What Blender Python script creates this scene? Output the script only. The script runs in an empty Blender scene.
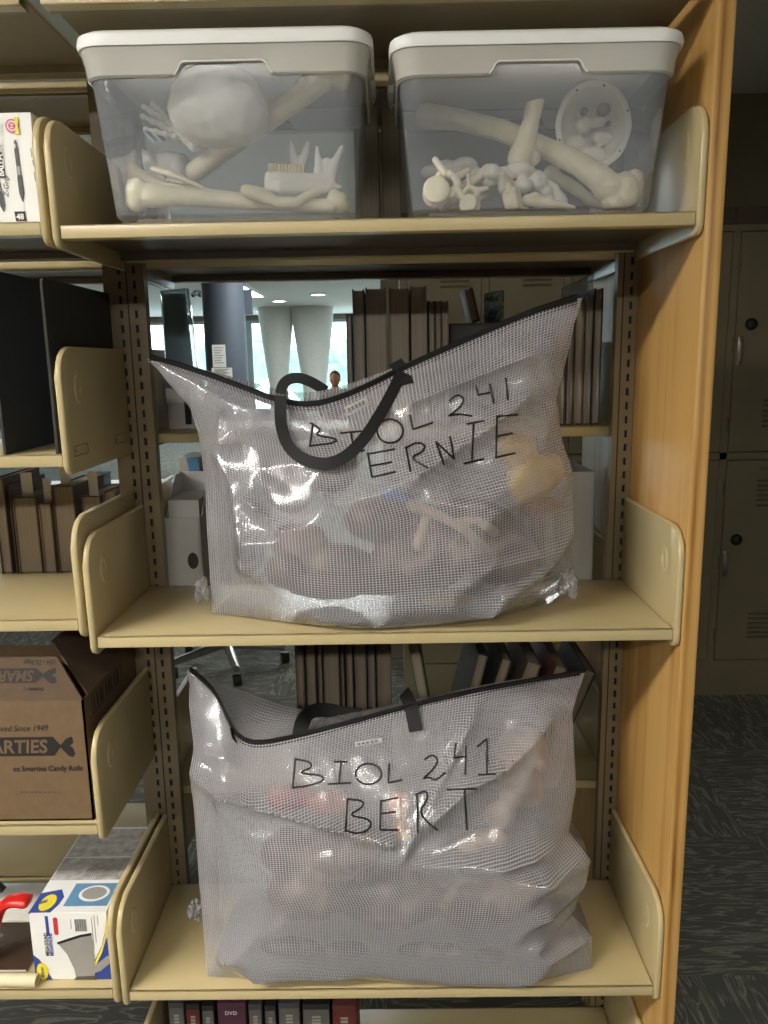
import bpy, bmesh, math, random
from mathutils import Vector, Matrix, noise
from mathutils.bvhtree import BVHTree
random.seed(4)
R = math.radians
S = bpy.context.scene
COL = S.collection

# ------------------------------------------------------------------ camera
CAM = Vector((.0132, -1.1602, 1.553)); YAW, PIT, ROL, FPX = -.0087, -.1892, -.0172, 784.3
_cy, _sy, _cp, _sp = math.cos(YAW), math.sin(YAW), math.cos(PIT), math.sin(PIT)
_F = Vector((_sy*_cp, _cy*_cp, _sp)); _r = Vector((_cy, -_sy, 0)); _u = _r.cross(_F)
_R = _r*math.cos(ROL) + _u*math.sin(ROL); _U = _u*math.cos(ROL) - _r*math.sin(ROL)
def ray(px, py): return (_R*((px-384)/FPX) - _U*((py-512)/FPX) + _F)
def P(px, py, y):
    d = ray(px, py); return CAM + d*((y-CAM.y)/d.y)
def PZ(px, py, z):
    d = ray(px, py); return CAM + d*((z-CAM.z)/d.z)
cd = bpy.data.cameras.new('camera'); cam = bpy.data.objects.new('camera', cd); COL.objects.link(cam)
cd.sensor_fit = 'VERTICAL'; cd.sensor_height = 24; cd.sensor_width = 18; cd.lens = FPX*24/1024
cd.clip_start = .02; cd.clip_end = 200
M3 = Matrix((_R, _U, -_F)).transposed()
cam.matrix_world = Matrix.Translation(CAM) @ M3.to_4x4()
S.camera = cam
S.view_settings.view_transform = 'Standard'; S.view_settings.look = 'None'
S.view_settings.exposure = 0.12; S.view_settings.gamma = 1.0
try: S.view_settings.use_curve_mapping = False
except Exception: pass
S.cycles.use_denoising = True
S.cycles.transparent_max_bounces = 24
S.cycles.max_bounces = 10; S.cycles.diffuse_bounces = 4; S.cycles.glossy_bounces = 4
S.cycles.sample_clamp_indirect = 6
S.cycles.caustics_reflective = False; S.cycles.caustics_refractive = False

# ------------------------------------------------------------------ materials
def lin(c):
    return tuple(((v/255)/12.92 if v/255 <= .04045 else ((v/255+.055)/1.055)**2.4) for v in c) + (1,)
class NT:
    def __init__(s, name):
        s.m = bpy.data.materials.new(name); s.m.use_nodes = True; s.t = s.m.node_tree; s.t.nodes.clear()
        s.out = s.n('ShaderNodeOutputMaterial')
    def n(s, ty, **k):
        x = s.t.nodes.new(ty)
        for a, b in k.items():
            if a.startswith('_'): x.inputs[a[1:].replace('_', ' ')].default_value = b
            else: setattr(x, a, b)
        return x
    def l(s, a, b): s.t.links.new(a, b)
    def math(s, op, a, b=None):
        x = s.n('ShaderNodeMath', operation=op)
        for i, v in enumerate((a, b)):
            if v is None: continue
            if isinstance(v, (int, float)): x.inputs[i].default_value = v
            else: s.l(v, x.inputs[i])
        return x.outputs[0]
    def ramp(s, fac, stops):
        x = s.n('ShaderNodeValToRGB'); e = x.color_ramp.elements
        while len(e) < len(stops): e.new(.5)
        for i, (p, c) in enumerate(stops): e[i].position = p; e[i].color = c
        s.l(fac, x.inputs[0]); return x.outputs[0]
    def coords(s, scale=(1,1,1), kind='Object', rot=(0,0,0)):
        t = s.n('ShaderNodeTexCoord'); m = s.n('ShaderNodeMapping')
        m.inputs['Scale'].default_value = scale; m.inputs['Rotation'].default_value = rot
        s.l(t.outputs[kind], m.inputs[0]); return m.outputs[0]
MATS = {}
def mat(name, rgb, rough=.5, metal=0, spec=.5, var=.06, vscale=30, bump=0, bscale=200, coat=0, emit=0):
    if name in MATS: return MATS[name]
    k = NT(name); b = k.n('ShaderNodeBsdfPrincipled'); c = lin(rgb)
    v = k.coords()
    nz = k.n('ShaderNodeTexNoise', _Scale=vscale, _Detail=4.0); k.l(v, nz.inputs['Vector'])
    d = tuple(max(0, x*(1-var)) for x in c[:3])+(1,); u = tuple(min(1, x*(1+var)) for x in c[:3])+(1,)
    k.l(k.ramp(nz.outputs[0], [(.3, d), (.7, u)]), b.inputs['Base Color'])
    b.inputs['Roughness'].default_value = rough; b.inputs['Metallic'].default_value = metal
    b.inputs['Specular IOR Level'].default_value = spec; b.inputs['Coat Weight'].default_value = coat
    b.inputs['Coat Roughness'].default_value = .08
    if emit:
        b.inputs['Emission Color'].default_value = c; b.inputs['Emission Strength'].default_value = emit
    if bump:
        n2 = k.n('ShaderNodeTexNoise', _Scale=bscale, _Detail=3.0); k.l(v, n2.inputs['Vector'])
        bp = k.n('ShaderNodeBump', _Strength=bump, _Distance=.002); k.l(n2.outputs[0], bp.inputs['Height']); k.l(bp.outputs[0], b.inputs['Normal'])
    k.l(b.outputs[0], k.out.inputs[0]); MATS[name] = k.m; return k.m
def plastic_film(name, rgb, haze, rough=.15, trans=.5, gloss=1.0, grid=None):
    """clear to milky plastic: haze = share of scattering, rest passes straight through"""
    k = NT(name); c = lin(rgb)
    dif = k.n('ShaderNodeBsdfDiffuse', _Color=c); tl = k.n('ShaderNodeBsdfTranslucent', _Color=c)
    body = k.n('ShaderNodeMixShader', _Fac=trans); k.l(dif.outputs[0], body.inputs[1]); k.l(tl.outputs[0], body.inputs[2])
    tr = k.n('ShaderNodeBsdfTransparent', _Color=(.985, .985, .99, 1))
    mx = k.n('ShaderNodeMixShader', _Fac=haze); k.l(tr.outputs[0], mx.inputs[1]); k.l(body.outputs[0], mx.inputs[2])
    nrm = None
    if grid:
        uv = k.n('ShaderNodeUVMap'); sep = k.n('ShaderNodeSeparateXYZ'); k.l(uv.outputs[0], sep.inputs[0])
        def wave(o, per):
            return k.math('ADD', k.math('MULTIPLY', k.math('SINE', k.math('MULTIPLY', o, 2*math.pi/per)), .5), .5)
        a = wave(sep.outputs[0], grid[0]); b_ = wave(sep.outputs[1], grid[1])
        h = k.math('MAXIMUM', k.math('POWER', a, 3.0), k.math('POWER', b_, 2.0))
        fac = k.math('ADD', k.math('MULTIPLY', h, grid[3]-grid[2]), grid[2])
        k.l(fac, mx.inputs[0])
        bp = k.n('ShaderNodeBump', _Strength=.07, _Distance=.0008); k.l(h, bp.inputs['Height']); nrm = bp.outputs[0]
    gl = k.n('ShaderNodeBsdfGlossy', _Roughness=rough)
    fr = k.n('ShaderNodeFresnel', _IOR=1.5)
    if nrm: k.l(nrm, gl.inputs['Normal']); k.l(nrm, dif.inputs['Normal'])
    fin = k.n('ShaderNodeMixShader'); k.l(k.math('MULTIPLY', fr.outputs[0], gloss), fin.inputs[0])
    k.l(mx.outputs[0], fin.inputs[1]); k.l(gl.outputs[0], fin.inputs[2]); k.l(fin.outputs[0], k.out.inputs[0])
    MATS[name] = k.m; return k.m
def oak():
    k = NT('oak_veneer'); b = k.n('ShaderNodeBsdfPrincipled', _Roughness=.42)
    v = k.coords((26, 26, 1.6)); n1 = k.n('ShaderNodeTexNoise', _Scale=1.4, _Detail=6.0, _Distortion=.8); k.l(v, n1.inputs['Vector'])
    v2 = k.coords((260, 260, 5)); n2 = k.n('ShaderNodeTexNoise', _Scale=1.0, _Detail=3.0); k.l(v2, n2.inputs['Vector'])
    w = k.n('ShaderNodeTexWave', bands_direction='X', _Scale=1.1, _Distortion=5.0, _Detail=3.0, _Detail_Scale=.8); k.l(k.coords((14, 14, .7)), w.inputs['Vector'])
    f = k.math('ADD', k.math('MULTIPLY', n1.outputs[0], .55), k.math('ADD', k.math('MULTIPLY', n2.outputs[0], .25), k.math('MULTIPLY', w.outputs[0], .34)))
    k.l(k.ramp(f, [(.32, lin((122, 82, 38))), (.5, lin((176, 130, 68))), (.72, lin((198, 156, 92)))]), b.inputs['Base Color'])
    k.l(b.outputs[0], k.out.inputs[0]); return k.m
def carpet():
    k = NT('patterned_carpet'); b = k.n('ShaderNodeBsdfPrincipled', _Roughness=.95); b.inputs['Specular IOR Level'].default_value = .1
    ck = k.n('ShaderNodeTexChecker', _Scale=1.0, _Color1=(0, 0, 0, 1), _Color2=(1, 1, 1, 1)); k.l(k.coords((1.7, 1.7, 1.7)), ck.inputs['Vector'])
    def streak(sc):
        n = k.n('ShaderNodeTexNoise', _Scale=1.0, _Detail=5.0, _Distortion=1.2); k.l(k.coords(sc), n.inputs['Vector'])
        d = k.math('ABSOLUTE', k.math('SUBTRACT', n.outputs[0], .5))
        return k.math('SUBTRACT', 1.0, k.math('MINIMUM', k.math('MULTIPLY', d, 22.0), 1.0))
    mx = k.n('ShaderNodeMix', data_type='FLOAT'); k.l(ck.outputs[1], mx.inputs[0]); k.l(streak((5, 34, 1)), mx.inputs[2]); k.l(streak((34, 5, 1)), mx.inputs[3])
    n2 = k.n('ShaderNodeTexNoise', _Scale=500.0); k.l(k.coords(), n2.inputs['Vector'])
    f = k.math('ADD', k.math('MULTIPLY', mx.outputs[0], .7), k.math('MULTIPLY', n2.outputs[0], .3))
    k.l(k.ramp(f, [(.12, lin((98, 100, 95))), (.5, lin((124, 125, 116))), (.9, lin((156, 156, 143)))]), b.inputs['Base Color'])
    k.l(b.outputs[0], k.out.inputs[0]); return k.m
def pages(name, rgb):
    if name in MATS: return MATS[name]
    k = NT(name); b = k.n('ShaderNodeBsdfPrincipled', _Roughness=.9); c = lin(rgb)
    n = k.n('ShaderNodeTexNoise', _Scale=1.0, _Detail=3.0); k.l(k.coords((900, 3, 3)), n.inputs['Vector'])
    k.l(k.ramp(n.outputs[0], [(.3, tuple(x*.72 for x in c[:3])+(1,)), (.7, c)]), b.inputs['Base Color'])
    k.l(b.outputs[0], k.out.inputs[0]); MATS[name] = k.m; return k.m
def mottled(name, cols, scale=14, rough=.45):
    k = NT(name); b = k.n('ShaderNodeBsdfPrincipled', _Roughness=rough)
    n = k.n('ShaderNodeTexNoise', _Scale=scale, _Detail=3.0, _Distortion=.6); k.l(k.coords(), n.inputs['Vector'])
    st = [(.3+.4*i/(len(cols)-1), lin(c)) for i, c in enumerate(cols)]
    k.l(k.ramp(n.outputs[0], st), b.inputs['Base Color']); k.l(b.outputs[0], k.out.inputs[0]); MATS[name] = k.m; return k.m
def emitter(name, rgb, st):
    k = NT(name); e = k.n('ShaderNodeEmission', _Color=rgb+(1,), _Strength=st); k.l(e.outputs[0], k.out.inputs[0]); return k.m

BEIGE = mat('beige_enamel', (192, 174, 130), .33, var=.03, vscale=8)
UNDER = mat('shaded_steel_underside', (104, 96, 84), .4, metal=.3)  # the shade beneath the shelves is put into this colour
POSTM = mat('post_enamel', (126, 112, 88), .35, var=.04, vscale=8)
DARKSLOT = mat('slot_shadow_steel', (40, 36, 30), .6)
OAK = oak()
LOCK = mat('olive_locker_enamel', (122, 112, 88), .5, var=.06, vscale=6)
LOCKD = mat('locker_louvre_enamel', (104, 95, 74), .5)
BLACK = mat('black_plastic', (22, 22, 23), .4)
WEB = mat('black_webbing', (15, 15, 17), .7, bump=.4, bscale=700)
INK = mat('black_marker_ink', (14, 14, 16), .5)
STEEL = mat('brushed_steel', (170, 168, 160), .3, metal=1)
BONE = mat('bone_resin', (246, 236, 206), .45, var=.08, vscale=40, bump=.35, bscale=90)
BONEW = mat('white_bone_resin', (250, 247, 238), .5, var=.04, vscale=40, bump=.35, bscale=90)
TOOTH = mat('tooth_enamel', (232, 214, 168), .3)
LID = mat('white_lid_plastic', (246, 246, 244), .35, var=.01)
WHITEP = mat('white_print_board', (232, 230, 226), .45, var=.02)
KRAFT = mat('kraft_cardboard', (108, 86, 60), .8, var=.08, vscale=60)
KRAFTD = mat('kraft_inner_board', (86, 68, 50), .85, var=.08, vscale=60)
PRINTK = mat('dark_carton_ink', (30, 26, 25), .7)
BLACKB = mat('black_coated_sheet', (62, 62, 60), .8, spec=.15)
REDP = mat('red_plastic', (196, 32, 26), .3)
YEL = mat('yellow_print', (232, 214, 40), .5)
BLUE = mat('blue_print', (42, 66, 150), .45)
GREYP = mat('grey_print', (150, 146, 140), .5)
TEALP = mat('sky_blue_print', (92, 140, 176), .45)
PINK = mat('pink_print', (206, 92, 122), .5)
CREAM = mat('cream_tube', (214, 200, 164), .6)
BROWNG = mat('glossy_brown_cover', (66, 52, 42), .12, coat=.6)
PALE = mat('pale_glossy_sheet', (206, 202, 192), .2)
CEIL = mat('ceiling_tile', (222, 222, 214), .9, var=.03)
WALLM = mat('warm_grey_wall', (128, 120, 102), .85, var=.03)
COLM = mat('slate_column_paint', (72, 80, 90), .6)
PAPER = mat('white_paper', (226, 224, 220), .8, var=.03)
DARKC = mat('dark_cloth', (34, 36, 42), .8)
BINB = plastic_film('clear_bin_plastic', (236, 243, 255), .17, .12, .12, .7)
BINR = plastic_film('milky_rim_plastic', (250, 247, 238), .68, .2, .25)
BAGM = plastic_film('mesh_vinyl', (240, 237, 243), .4, .15, .25, 1.7, grid=(.0047, .0038, .06, .56))
CLEAR = plastic_film('thin_clear_film', (225, 236, 242), .22, .08, .3, 1.5)
GLASS = plastic_film('window_glass', (225, 240, 245), .03, .02, .3, .6)

# ------------------------------------------------------------------ mesh helpers
def box(bm, c, s, rot=None, bev=0.0):
    m = Matrix.Translation(c) @ (rot.to_4x4() if rot else Matrix()) @ Matrix.Diagonal((s[0], s[1], s[2], 1))
    g = bmesh.ops.create_cube(bm, size=1, matrix=m)
    if bev:
        es = {e for v in g['verts'] for e in v.link_edges}
        bmesh.ops.bevel(bm, geom=list(es), offset=bev, segments=2, affect='EDGES', profile=.5)
def bx(bm, x0, x1, y0, y1, z0, z1, bev=0.0):
    box(bm, ((x0+x1)/2, (y0+y1)/2, (z0+z1)/2), (abs(x1-x0), abs(y1-y0), abs(z1-z0)), None, bev)
def tube(bm, pts, rad, seg=10, cap=True, flat=None):
    pts = [Vector(p) for p in pts]; n = len(pts)
    if isinstance(rad, (int, float)): rad = [rad]*n
    rings = []; up = None
    for i, p in enumerate(pts):
        t = (pts[min(i+1, n-1)]-pts[max(i-1, 0)]).normalized()
        if up is None:
            up = Vector((0, 0, 1)) if abs(t.z) < .9 else Vector((1, 0, 0))
        a = t.cross(up); a = a.normalized() if a.length > 1e-6 else t.orthogonal().normalized()
        b = a.cross(t).normalized(); up = b
        rings.append([bm.verts.new(p + (a*math.cos(2*math.pi*k/seg) + b*math.sin(2*math.pi*k/seg)*(flat or 1))*rad[i]) for k in range(seg)])
    for i in range(n-1):
        for k in range(seg):
            bm.faces.new((rings[i][k], rings[i][(k+1) % seg], rings[i+1][(k+1) % seg], rings[i+1][k]))
    if cap:
        bm.faces.new(list(reversed(rings[0]))); bm.faces.new(rings[-1])
def strip(bm, pts, width_dirs, w, th):
    """flat webbing: pts with a width direction each"""
    pts = [Vector(p) for p in pts]; n = len(pts); L = []
    for i, p in enumerate(pts):
        t = (pts[min(i+1, n-1)]-pts[max(i-1, 0)]).normalized()
        d = Vector(width_dirs[i]); d = (d - t*d.dot(t)).normalized(); q = t.cross(d)
        L.append([bm.verts.new(p + d*w*a/2 + q*th*b/2) for a, b in ((-1, -1), (1, -1), (1, 1), (-1, 1))])
    for i in range(n-1):
        for k in range(4): bm.faces.new((L[i][k], L[i][(k+1) % 4], L[i+1][(k+1) % 4], L[i+1][k]))
    bm.faces.new(list(reversed(L[0]))); bm.faces.new(L[-1])
def ell(bm, c, r, rot=None, sub=3):
    m = Matrix.Translation(c) @ (rot.to_4x4() if rot else Matrix()) @ Matrix.Diagonal((r[0], r[1], r[2], 1))
    bmesh.ops.create_icosphere(bm, subdivisions=sub, radius=1, matrix=m)
def cyl(bm, p0, p1, r0, r1=None, seg=20): tube(bm, [p0, p1], [r0, r1 if r1 is not None else r0], seg)
def prism(bm, poly, axis, a0, a1, bev=0.0):
    """extrude 2D polygon along axis: 'x' -> (y,z), 'y' -> (x,z), 'z' -> (x,y)"""
    def mk(p, a): return {'x': (a, p[0], p[1]), 'y': (p[0], a, p[1]), 'z': (p[0], p[1], a)}[axis]
    A = [bm.verts.new(mk(p, a0)) for p in poly]; B = [bm.verts.new(mk(p, a1)) for p in poly]
    fs = [bm.faces.new(A), bm.faces.new(list(reversed(B)))]
    n = len(poly)
    for i in range(n): bm.faces.new((A[(i+1) % n], A[i], B[i], B[(i+1) % n]))
    if bev:
        es = list({e for f in fs for e in f.edges})
        bmesh.ops.bevel(bm, geom=es, offset=bev, segments=2, affect='EDGES', profile=.5)
def lathe(bm, prof, seg=32, mtx=None):
    rings = []
    for r, z in prof:
        rings.append([bm.verts.new((r*math.cos(2*math.pi*k/seg), r*math.sin(2*math.pi*k/seg), z)) for k in range(seg)] if r > 1e-6 else [bm.verts.new((0, 0, z))])
    for a, b in zip(rings, rings[1:]):
        for k in range(seg):
            va = [a[k % len(a)], a[(k+1) % len(a)]]; vb = [b[(k+1) % len(b)], b[k % len(b)]]
            f = []
            for v in va+vb:
                if v not in f: f.append(v)
            if len(f) > 2: bm.faces.new(f)
    if mtx: bmesh.ops.transform(bm, matrix=mtx, verts=[v for r in rings for v in r])
def fin(name, bm, m, parent=None, smooth=True, world=False, angle=40):
    bmesh.ops.recalc_face_normals(bm, faces=bm.faces)
    if world and parent:
        bmesh.ops.translate(bm, verts=bm.verts, vec=-parent.matrix_world.translation)
    me = bpy.data.meshes.new(name); bm.to_mesh(me); bm.free()
    return fm(name, me, m, parent, smooth, angle)
def fm(name, me, m, parent=None, smooth=True, angle=40):
    me.materials.clear(); me.materials.append(m)
    if smooth:
        for p in me.polygons: p.use_smooth = True
        try: me.set_sharp_from_angle(angle=R(angle))
        except Exception: pass
    o = bpy.data.objects.new(name, me); COL.objects.link(o)
    if parent: o.parent = parent
    return o
def tag(o, label=None, cat=None, group=None, kind=None):
    if label: o['label'] = label
    if cat: o['category'] = cat
    if group: o['group'] = group
    if kind: o['kind'] = kind
    return o
def thing(name, label, cat, loc=(0, 0, 0), group=None, rz=0):
    o = bpy.data.objects.new(name, None); COL.objects.link(o); o.empty_display_size = .05
    o.matrix_world = Matrix.Translation(Vector(loc)) @ Matrix.Rotation(rz, 4, 'Z')
    return tag(o, label, cat, group)
def struct(name, bm, m, parent=None, label=None, smooth=False):
    o = fin(name, bm, m, parent, smooth); o['kind'] = 'structure'
    if label: o['label'] = label
    return o
def NB(): return bmesh.new()
def organic(bm, voxel, smooth=6, noise_amp=0, nscale=40):
    """fuse overlapping lumps into one continuous skin"""
    me = bpy.data.meshes.new('tmp'); bmesh.ops.recalc_face_normals(bm, faces=bm.faces); bm.to_mesh(me); bm.free()
    o = bpy.data.objects.new('tmp', me); COL.objects.link(o)
    a = o.modifiers.new('r', 'REMESH'); a.mode = 'VOXEL'; a.voxel_size = voxel
    if smooth:
        b = o.modifiers.new('s', 'SMOOTH'); b.factor = .5; b.iterations = smooth
    dg = bpy.context.evaluated_depsgraph_get(); out = bpy.data.meshes.new_from_object(o.evaluated_get(dg))
    bpy.data.objects.remove(o); bpy.data.meshes.remove(me)
    if noise_amp:
        for v in out.vertices: v.co += v.normal*noise_amp*noise.noise(v.co*nscale)
    return out
def place_mesh(name, me, m, loc=None, label=None, cat=None, group=None, parent=None):
    """world-space mesh -> object with its origin at loc"""
    loc = Vector(loc) if loc else Vector((0, 0, 0))
    if loc.length: me.transform(Matrix.Translation(-loc))
    o = fm(name, me, m, parent, True, 60); o.location = loc if not parent else (0, 0, 0)
    if label: tag(o, label, cat, group)
    return o
def text(body, size, m, parent, name, mtx, align='LEFT', shear=0.0, ext=.0002, off=0.0, sx=1.0):
    cu = bpy.data.curves.new('t', 'FONT'); cu.body = body; cu.size = size; cu.align_x = align; cu.extrude = ext; cu.shear = shear; cu.offset = off
    cu.resolution_u = 3
    o = bpy.data.objects.new('t', cu); COL.objects.link(o)
    dg = bpy.context.evaluated_depsgraph_get(); me = bpy.data.meshes.new_from_object(o.evaluated_get(dg))
    bpy.data.objects.remove(o); bpy.data.curves.remove(cu)
    me.transform(mtx @ Matrix.Diagonal((sx, 1, 1, 1)))
    return fm(name, me, m, parent, False)
def face_front(x, y, z, spin=0):   # text standing in the xz plane facing the aisle
    return Matrix.Translation((x, y, z)) @ Matrix.Rotation(R(90), 4, 'X') @ Matrix.Rotation(R(spin), 4, 'Z')
def rrect(x0, x1, y0, y1, r, seg=4, corners=(1, 1, 1, 1)):
    out = []
    for i, (cx, cy, a0) in enumerate(((x1-r, y1-r, 0), (x0+r, y1-r, 90), (x0+r, y0+r, 180), (x1-r, y0+r, 270))):
        if corners[i]:
            out += [(cx+r*math.cos(R(a0+90*k/seg)), cy+r*math.sin(R(a0+90*k/seg))) for k in range(seg+1)]
        else: out.append(((x1, y1), (x0, y1), (x0, y0), (x1, y0))[i])
    return out

# ------------------------------------------------------------------ setting
ZA, ZB, ZC, ZD, ZE = 1.7516, 1.140, .503, 2.051, .20
b = NB(); bx(b, -14, 7, -6, 19.4, -.1, 0); struct('floor', b, carpet(), label='dark patterned carpet')
CH = 2.75
b = NB(); bx(b, -14, 7, -6, 19.4, CH, CH+.1); struct('ceiling', b, CEIL, label='pale ceiling')
b = NB(); bx(b, -.02, 7, 2.80, 2.9, 0, CH); struct('wall_back', b, WALLM, label='dim wall behind the lockers')
b = NB(); bx(b, 7, 7.1, -6, 19.4, 0, CH); struct('wall_right', b, WALLM)
b = NB(); bx(b, -14.1, -14, -6, 19.4, 0, CH); struct('wall_left', b, WALLM)
b = NB(); bx(b, -14, 7, -6.1, -6, 0, CH); struct('wall_front', b, mat('brown_panel_wall', (84, 74, 62), .8))
b = NB(); bx(b, -14, 7, 19.0, 19.15, 0, .35); bx(b, -14, 7, 19.0, 19.15, 2.62, CH); struct('wall_far', b, WALLM)
wi = 0
for x0 in [-14+1.75*i for i in range(12)]:
    wi += 1
    b = NB(); bx(b, x0, x0+.1, 18.98, 19.12, .35, 2.62); bx(b, x0+1.65, x0+1.75, 18.98, 19.12, .35, 2.62)
    bx(b, x0+.1, x0+1.65, 18.98, 19.12, .35, .42); bx(b, x0+.1, x0+1.65, 18.98, 19.12, 2.55, 2.62)
    w = struct('window_%d' % wi, b, mat('window_frame_paint', (150, 160, 165), .5))
    b = NB(); bx(b, x0+.1, x0+1.65, 19.04, 19.046, .42, 2.55); o = fin('pane', b, GLASS, w, False)
# daylight outdoors
wd = bpy.data.worlds.new('daylight'); S.world = wd; wd.use_nodes = True
bg = wd.node_tree.nodes['Background']; bg.inputs[0].default_value = (.72, .93, 1.0, 1); bg.inputs[1].default_value = 7.0
# trees beyond the windows
def tree(x, y, h, sp, label):
    t = thing('tree', label, 'tree', (x, y, 0), 'trees outside the far windows')
    b = NB(); tube(b, [(0, 0, 0), (.05, 0, h*.4), (0, .05, h*.7)], [.14, .1, .06], 8); fin('trunk', b, mat('bark', (90, 76, 60), .9), t)
    b = NB()
    for i in range(9):
        a = i*2.4; ell(b, (math.cos(a)*sp*.5*(i % 3)/2, math.sin(a)*sp*.5, h*(.5+.06*i)), (sp*.45, sp*.45, sp*.4), sub=2)
    for v in b.verts: v.co += Vector((noise.noise(v.co*3), noise.noise(v.co*3+Vector((9, 0, 0))), noise.noise(v.co*3+Vector((0, 9, 0)))))*.25
    fin('crown', b, mat('foliage', (120, 160, 140), .8, var=.3, vscale=4), t)
tree(-4.9, 24, 1.9, 1.6, 'leafy green tree outside the far window left of the grey column')
tree(-2.2, 25, 1.7, 1.8, 'leafy green tree outside the far window right of the grey column')

# ------------------------------------------------------------------ ceiling lights
LAMP_S = 72
LAMP = emitter('lamp_diffuser', (1.0, .965, .89), LAMP_S)
LAMP2 = emitter('second_row_diffuser', (1.0, .965, .89), LAMP_S*.8)
LAMPD = emitter('dim_lamp_diffuser', (1.0, .97, .9), 8)
SKYL = emitter('skylight_panel', (.95, 1.0, 1.0), 20.0)
def troffer(x, y, m, label, w=1.2, d=.3, group=None):
    t = thing('ceiling_light', label, 'ceiling light', (x, y, CH), group)
    b = NB()
    for (x0, x1, y0, y1) in ((-w/2-.03, w/2+.03, -d/2-.03, -d/2), (-w/2-.03, w/2+.03, d/2, d/2+.03), (-w/2-.03, -w/2, -d/2, d/2), (w/2, w/2+.03, -d/2, d/2)):
        bx(b, x0, x1, y0, y1, -.05, 0)
    fin('frame', b, LID, t, False)
    b = NB(); bx(b, -w/2, w/2, -d/2, d/2, -.04, -.03); fin('diffuser', b, m, t, False)
for x_, y_, lb_ in ((-3.3, -1.5, 'long warm ceiling light farthest left over the near aisle'), (-1.75, -1.5, 'long warm ceiling light over the near aisle behind the camera'), (-2.8, -3.6, 'long warm ceiling light at the left over the second aisle'), (-.9, -3.6, 'long warm ceiling light over the second aisle behind the camera'), (1.2, -3.6, 'long warm ceiling light at the right over the second aisle')):
    troffer(x_, y_, LAMP if y_ > -2 else LAMP2, lb_, group='aisle ceiling lights')
troffer(-3.2, 3.6, LAMPD, 'ceiling light over the floor beyond the shelving', 1.2, .6)
troffer(-2.45, 12.0, SKYL, 'added ceiling panel hidden behind the grey column to light the flared columns', .6, 2.0)  # added lamp, kept out of view, brightens the pale flared columns
troffer(.6, 13.2, SKYL, 'added ceiling panel hidden behind the tall grey volumes to light the far columns', 1.6, 1.2)  # another added lamp out of sight behind the books, for the far columns
troffer(-.45, 6.2, SKYL, 'large bright ceiling panel seen above the tall grey volumes', 1.2, 1.0)
def downlight(px, py, lb):
    q = PZ(px, py, CH-.01)
    t = thing('downlight', lb, 'ceiling light', (q.x, q.y, CH), 'recessed downlights in the far ceiling')
    b = NB(); lathe(b, [(.12, 0), (.15, 0), (.15, -.02), (.12, -.02), (.12, 0)], 24); fin('ring', b, LID, t)
    b = NB(); lathe(b, [(0, -.01), (.12, -.01)], 24); fin('lamp', b, SKYL, t)
for q in ((318, 294.5, 'recessed downlight nearest the tall grey volumes'), (279, 301, 'recessed downlight over the left flared column'), (180, 306, 'recessed downlight left of the grey column, the nearer one'), (186, 313.5, 'recessed downlight left of the grey column, the farther one'), (262, 311, 'small far downlight just right of the grey column'), (300, 313, 'small far downlight above the gap between the flared columns')): downlight(*q)

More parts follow.
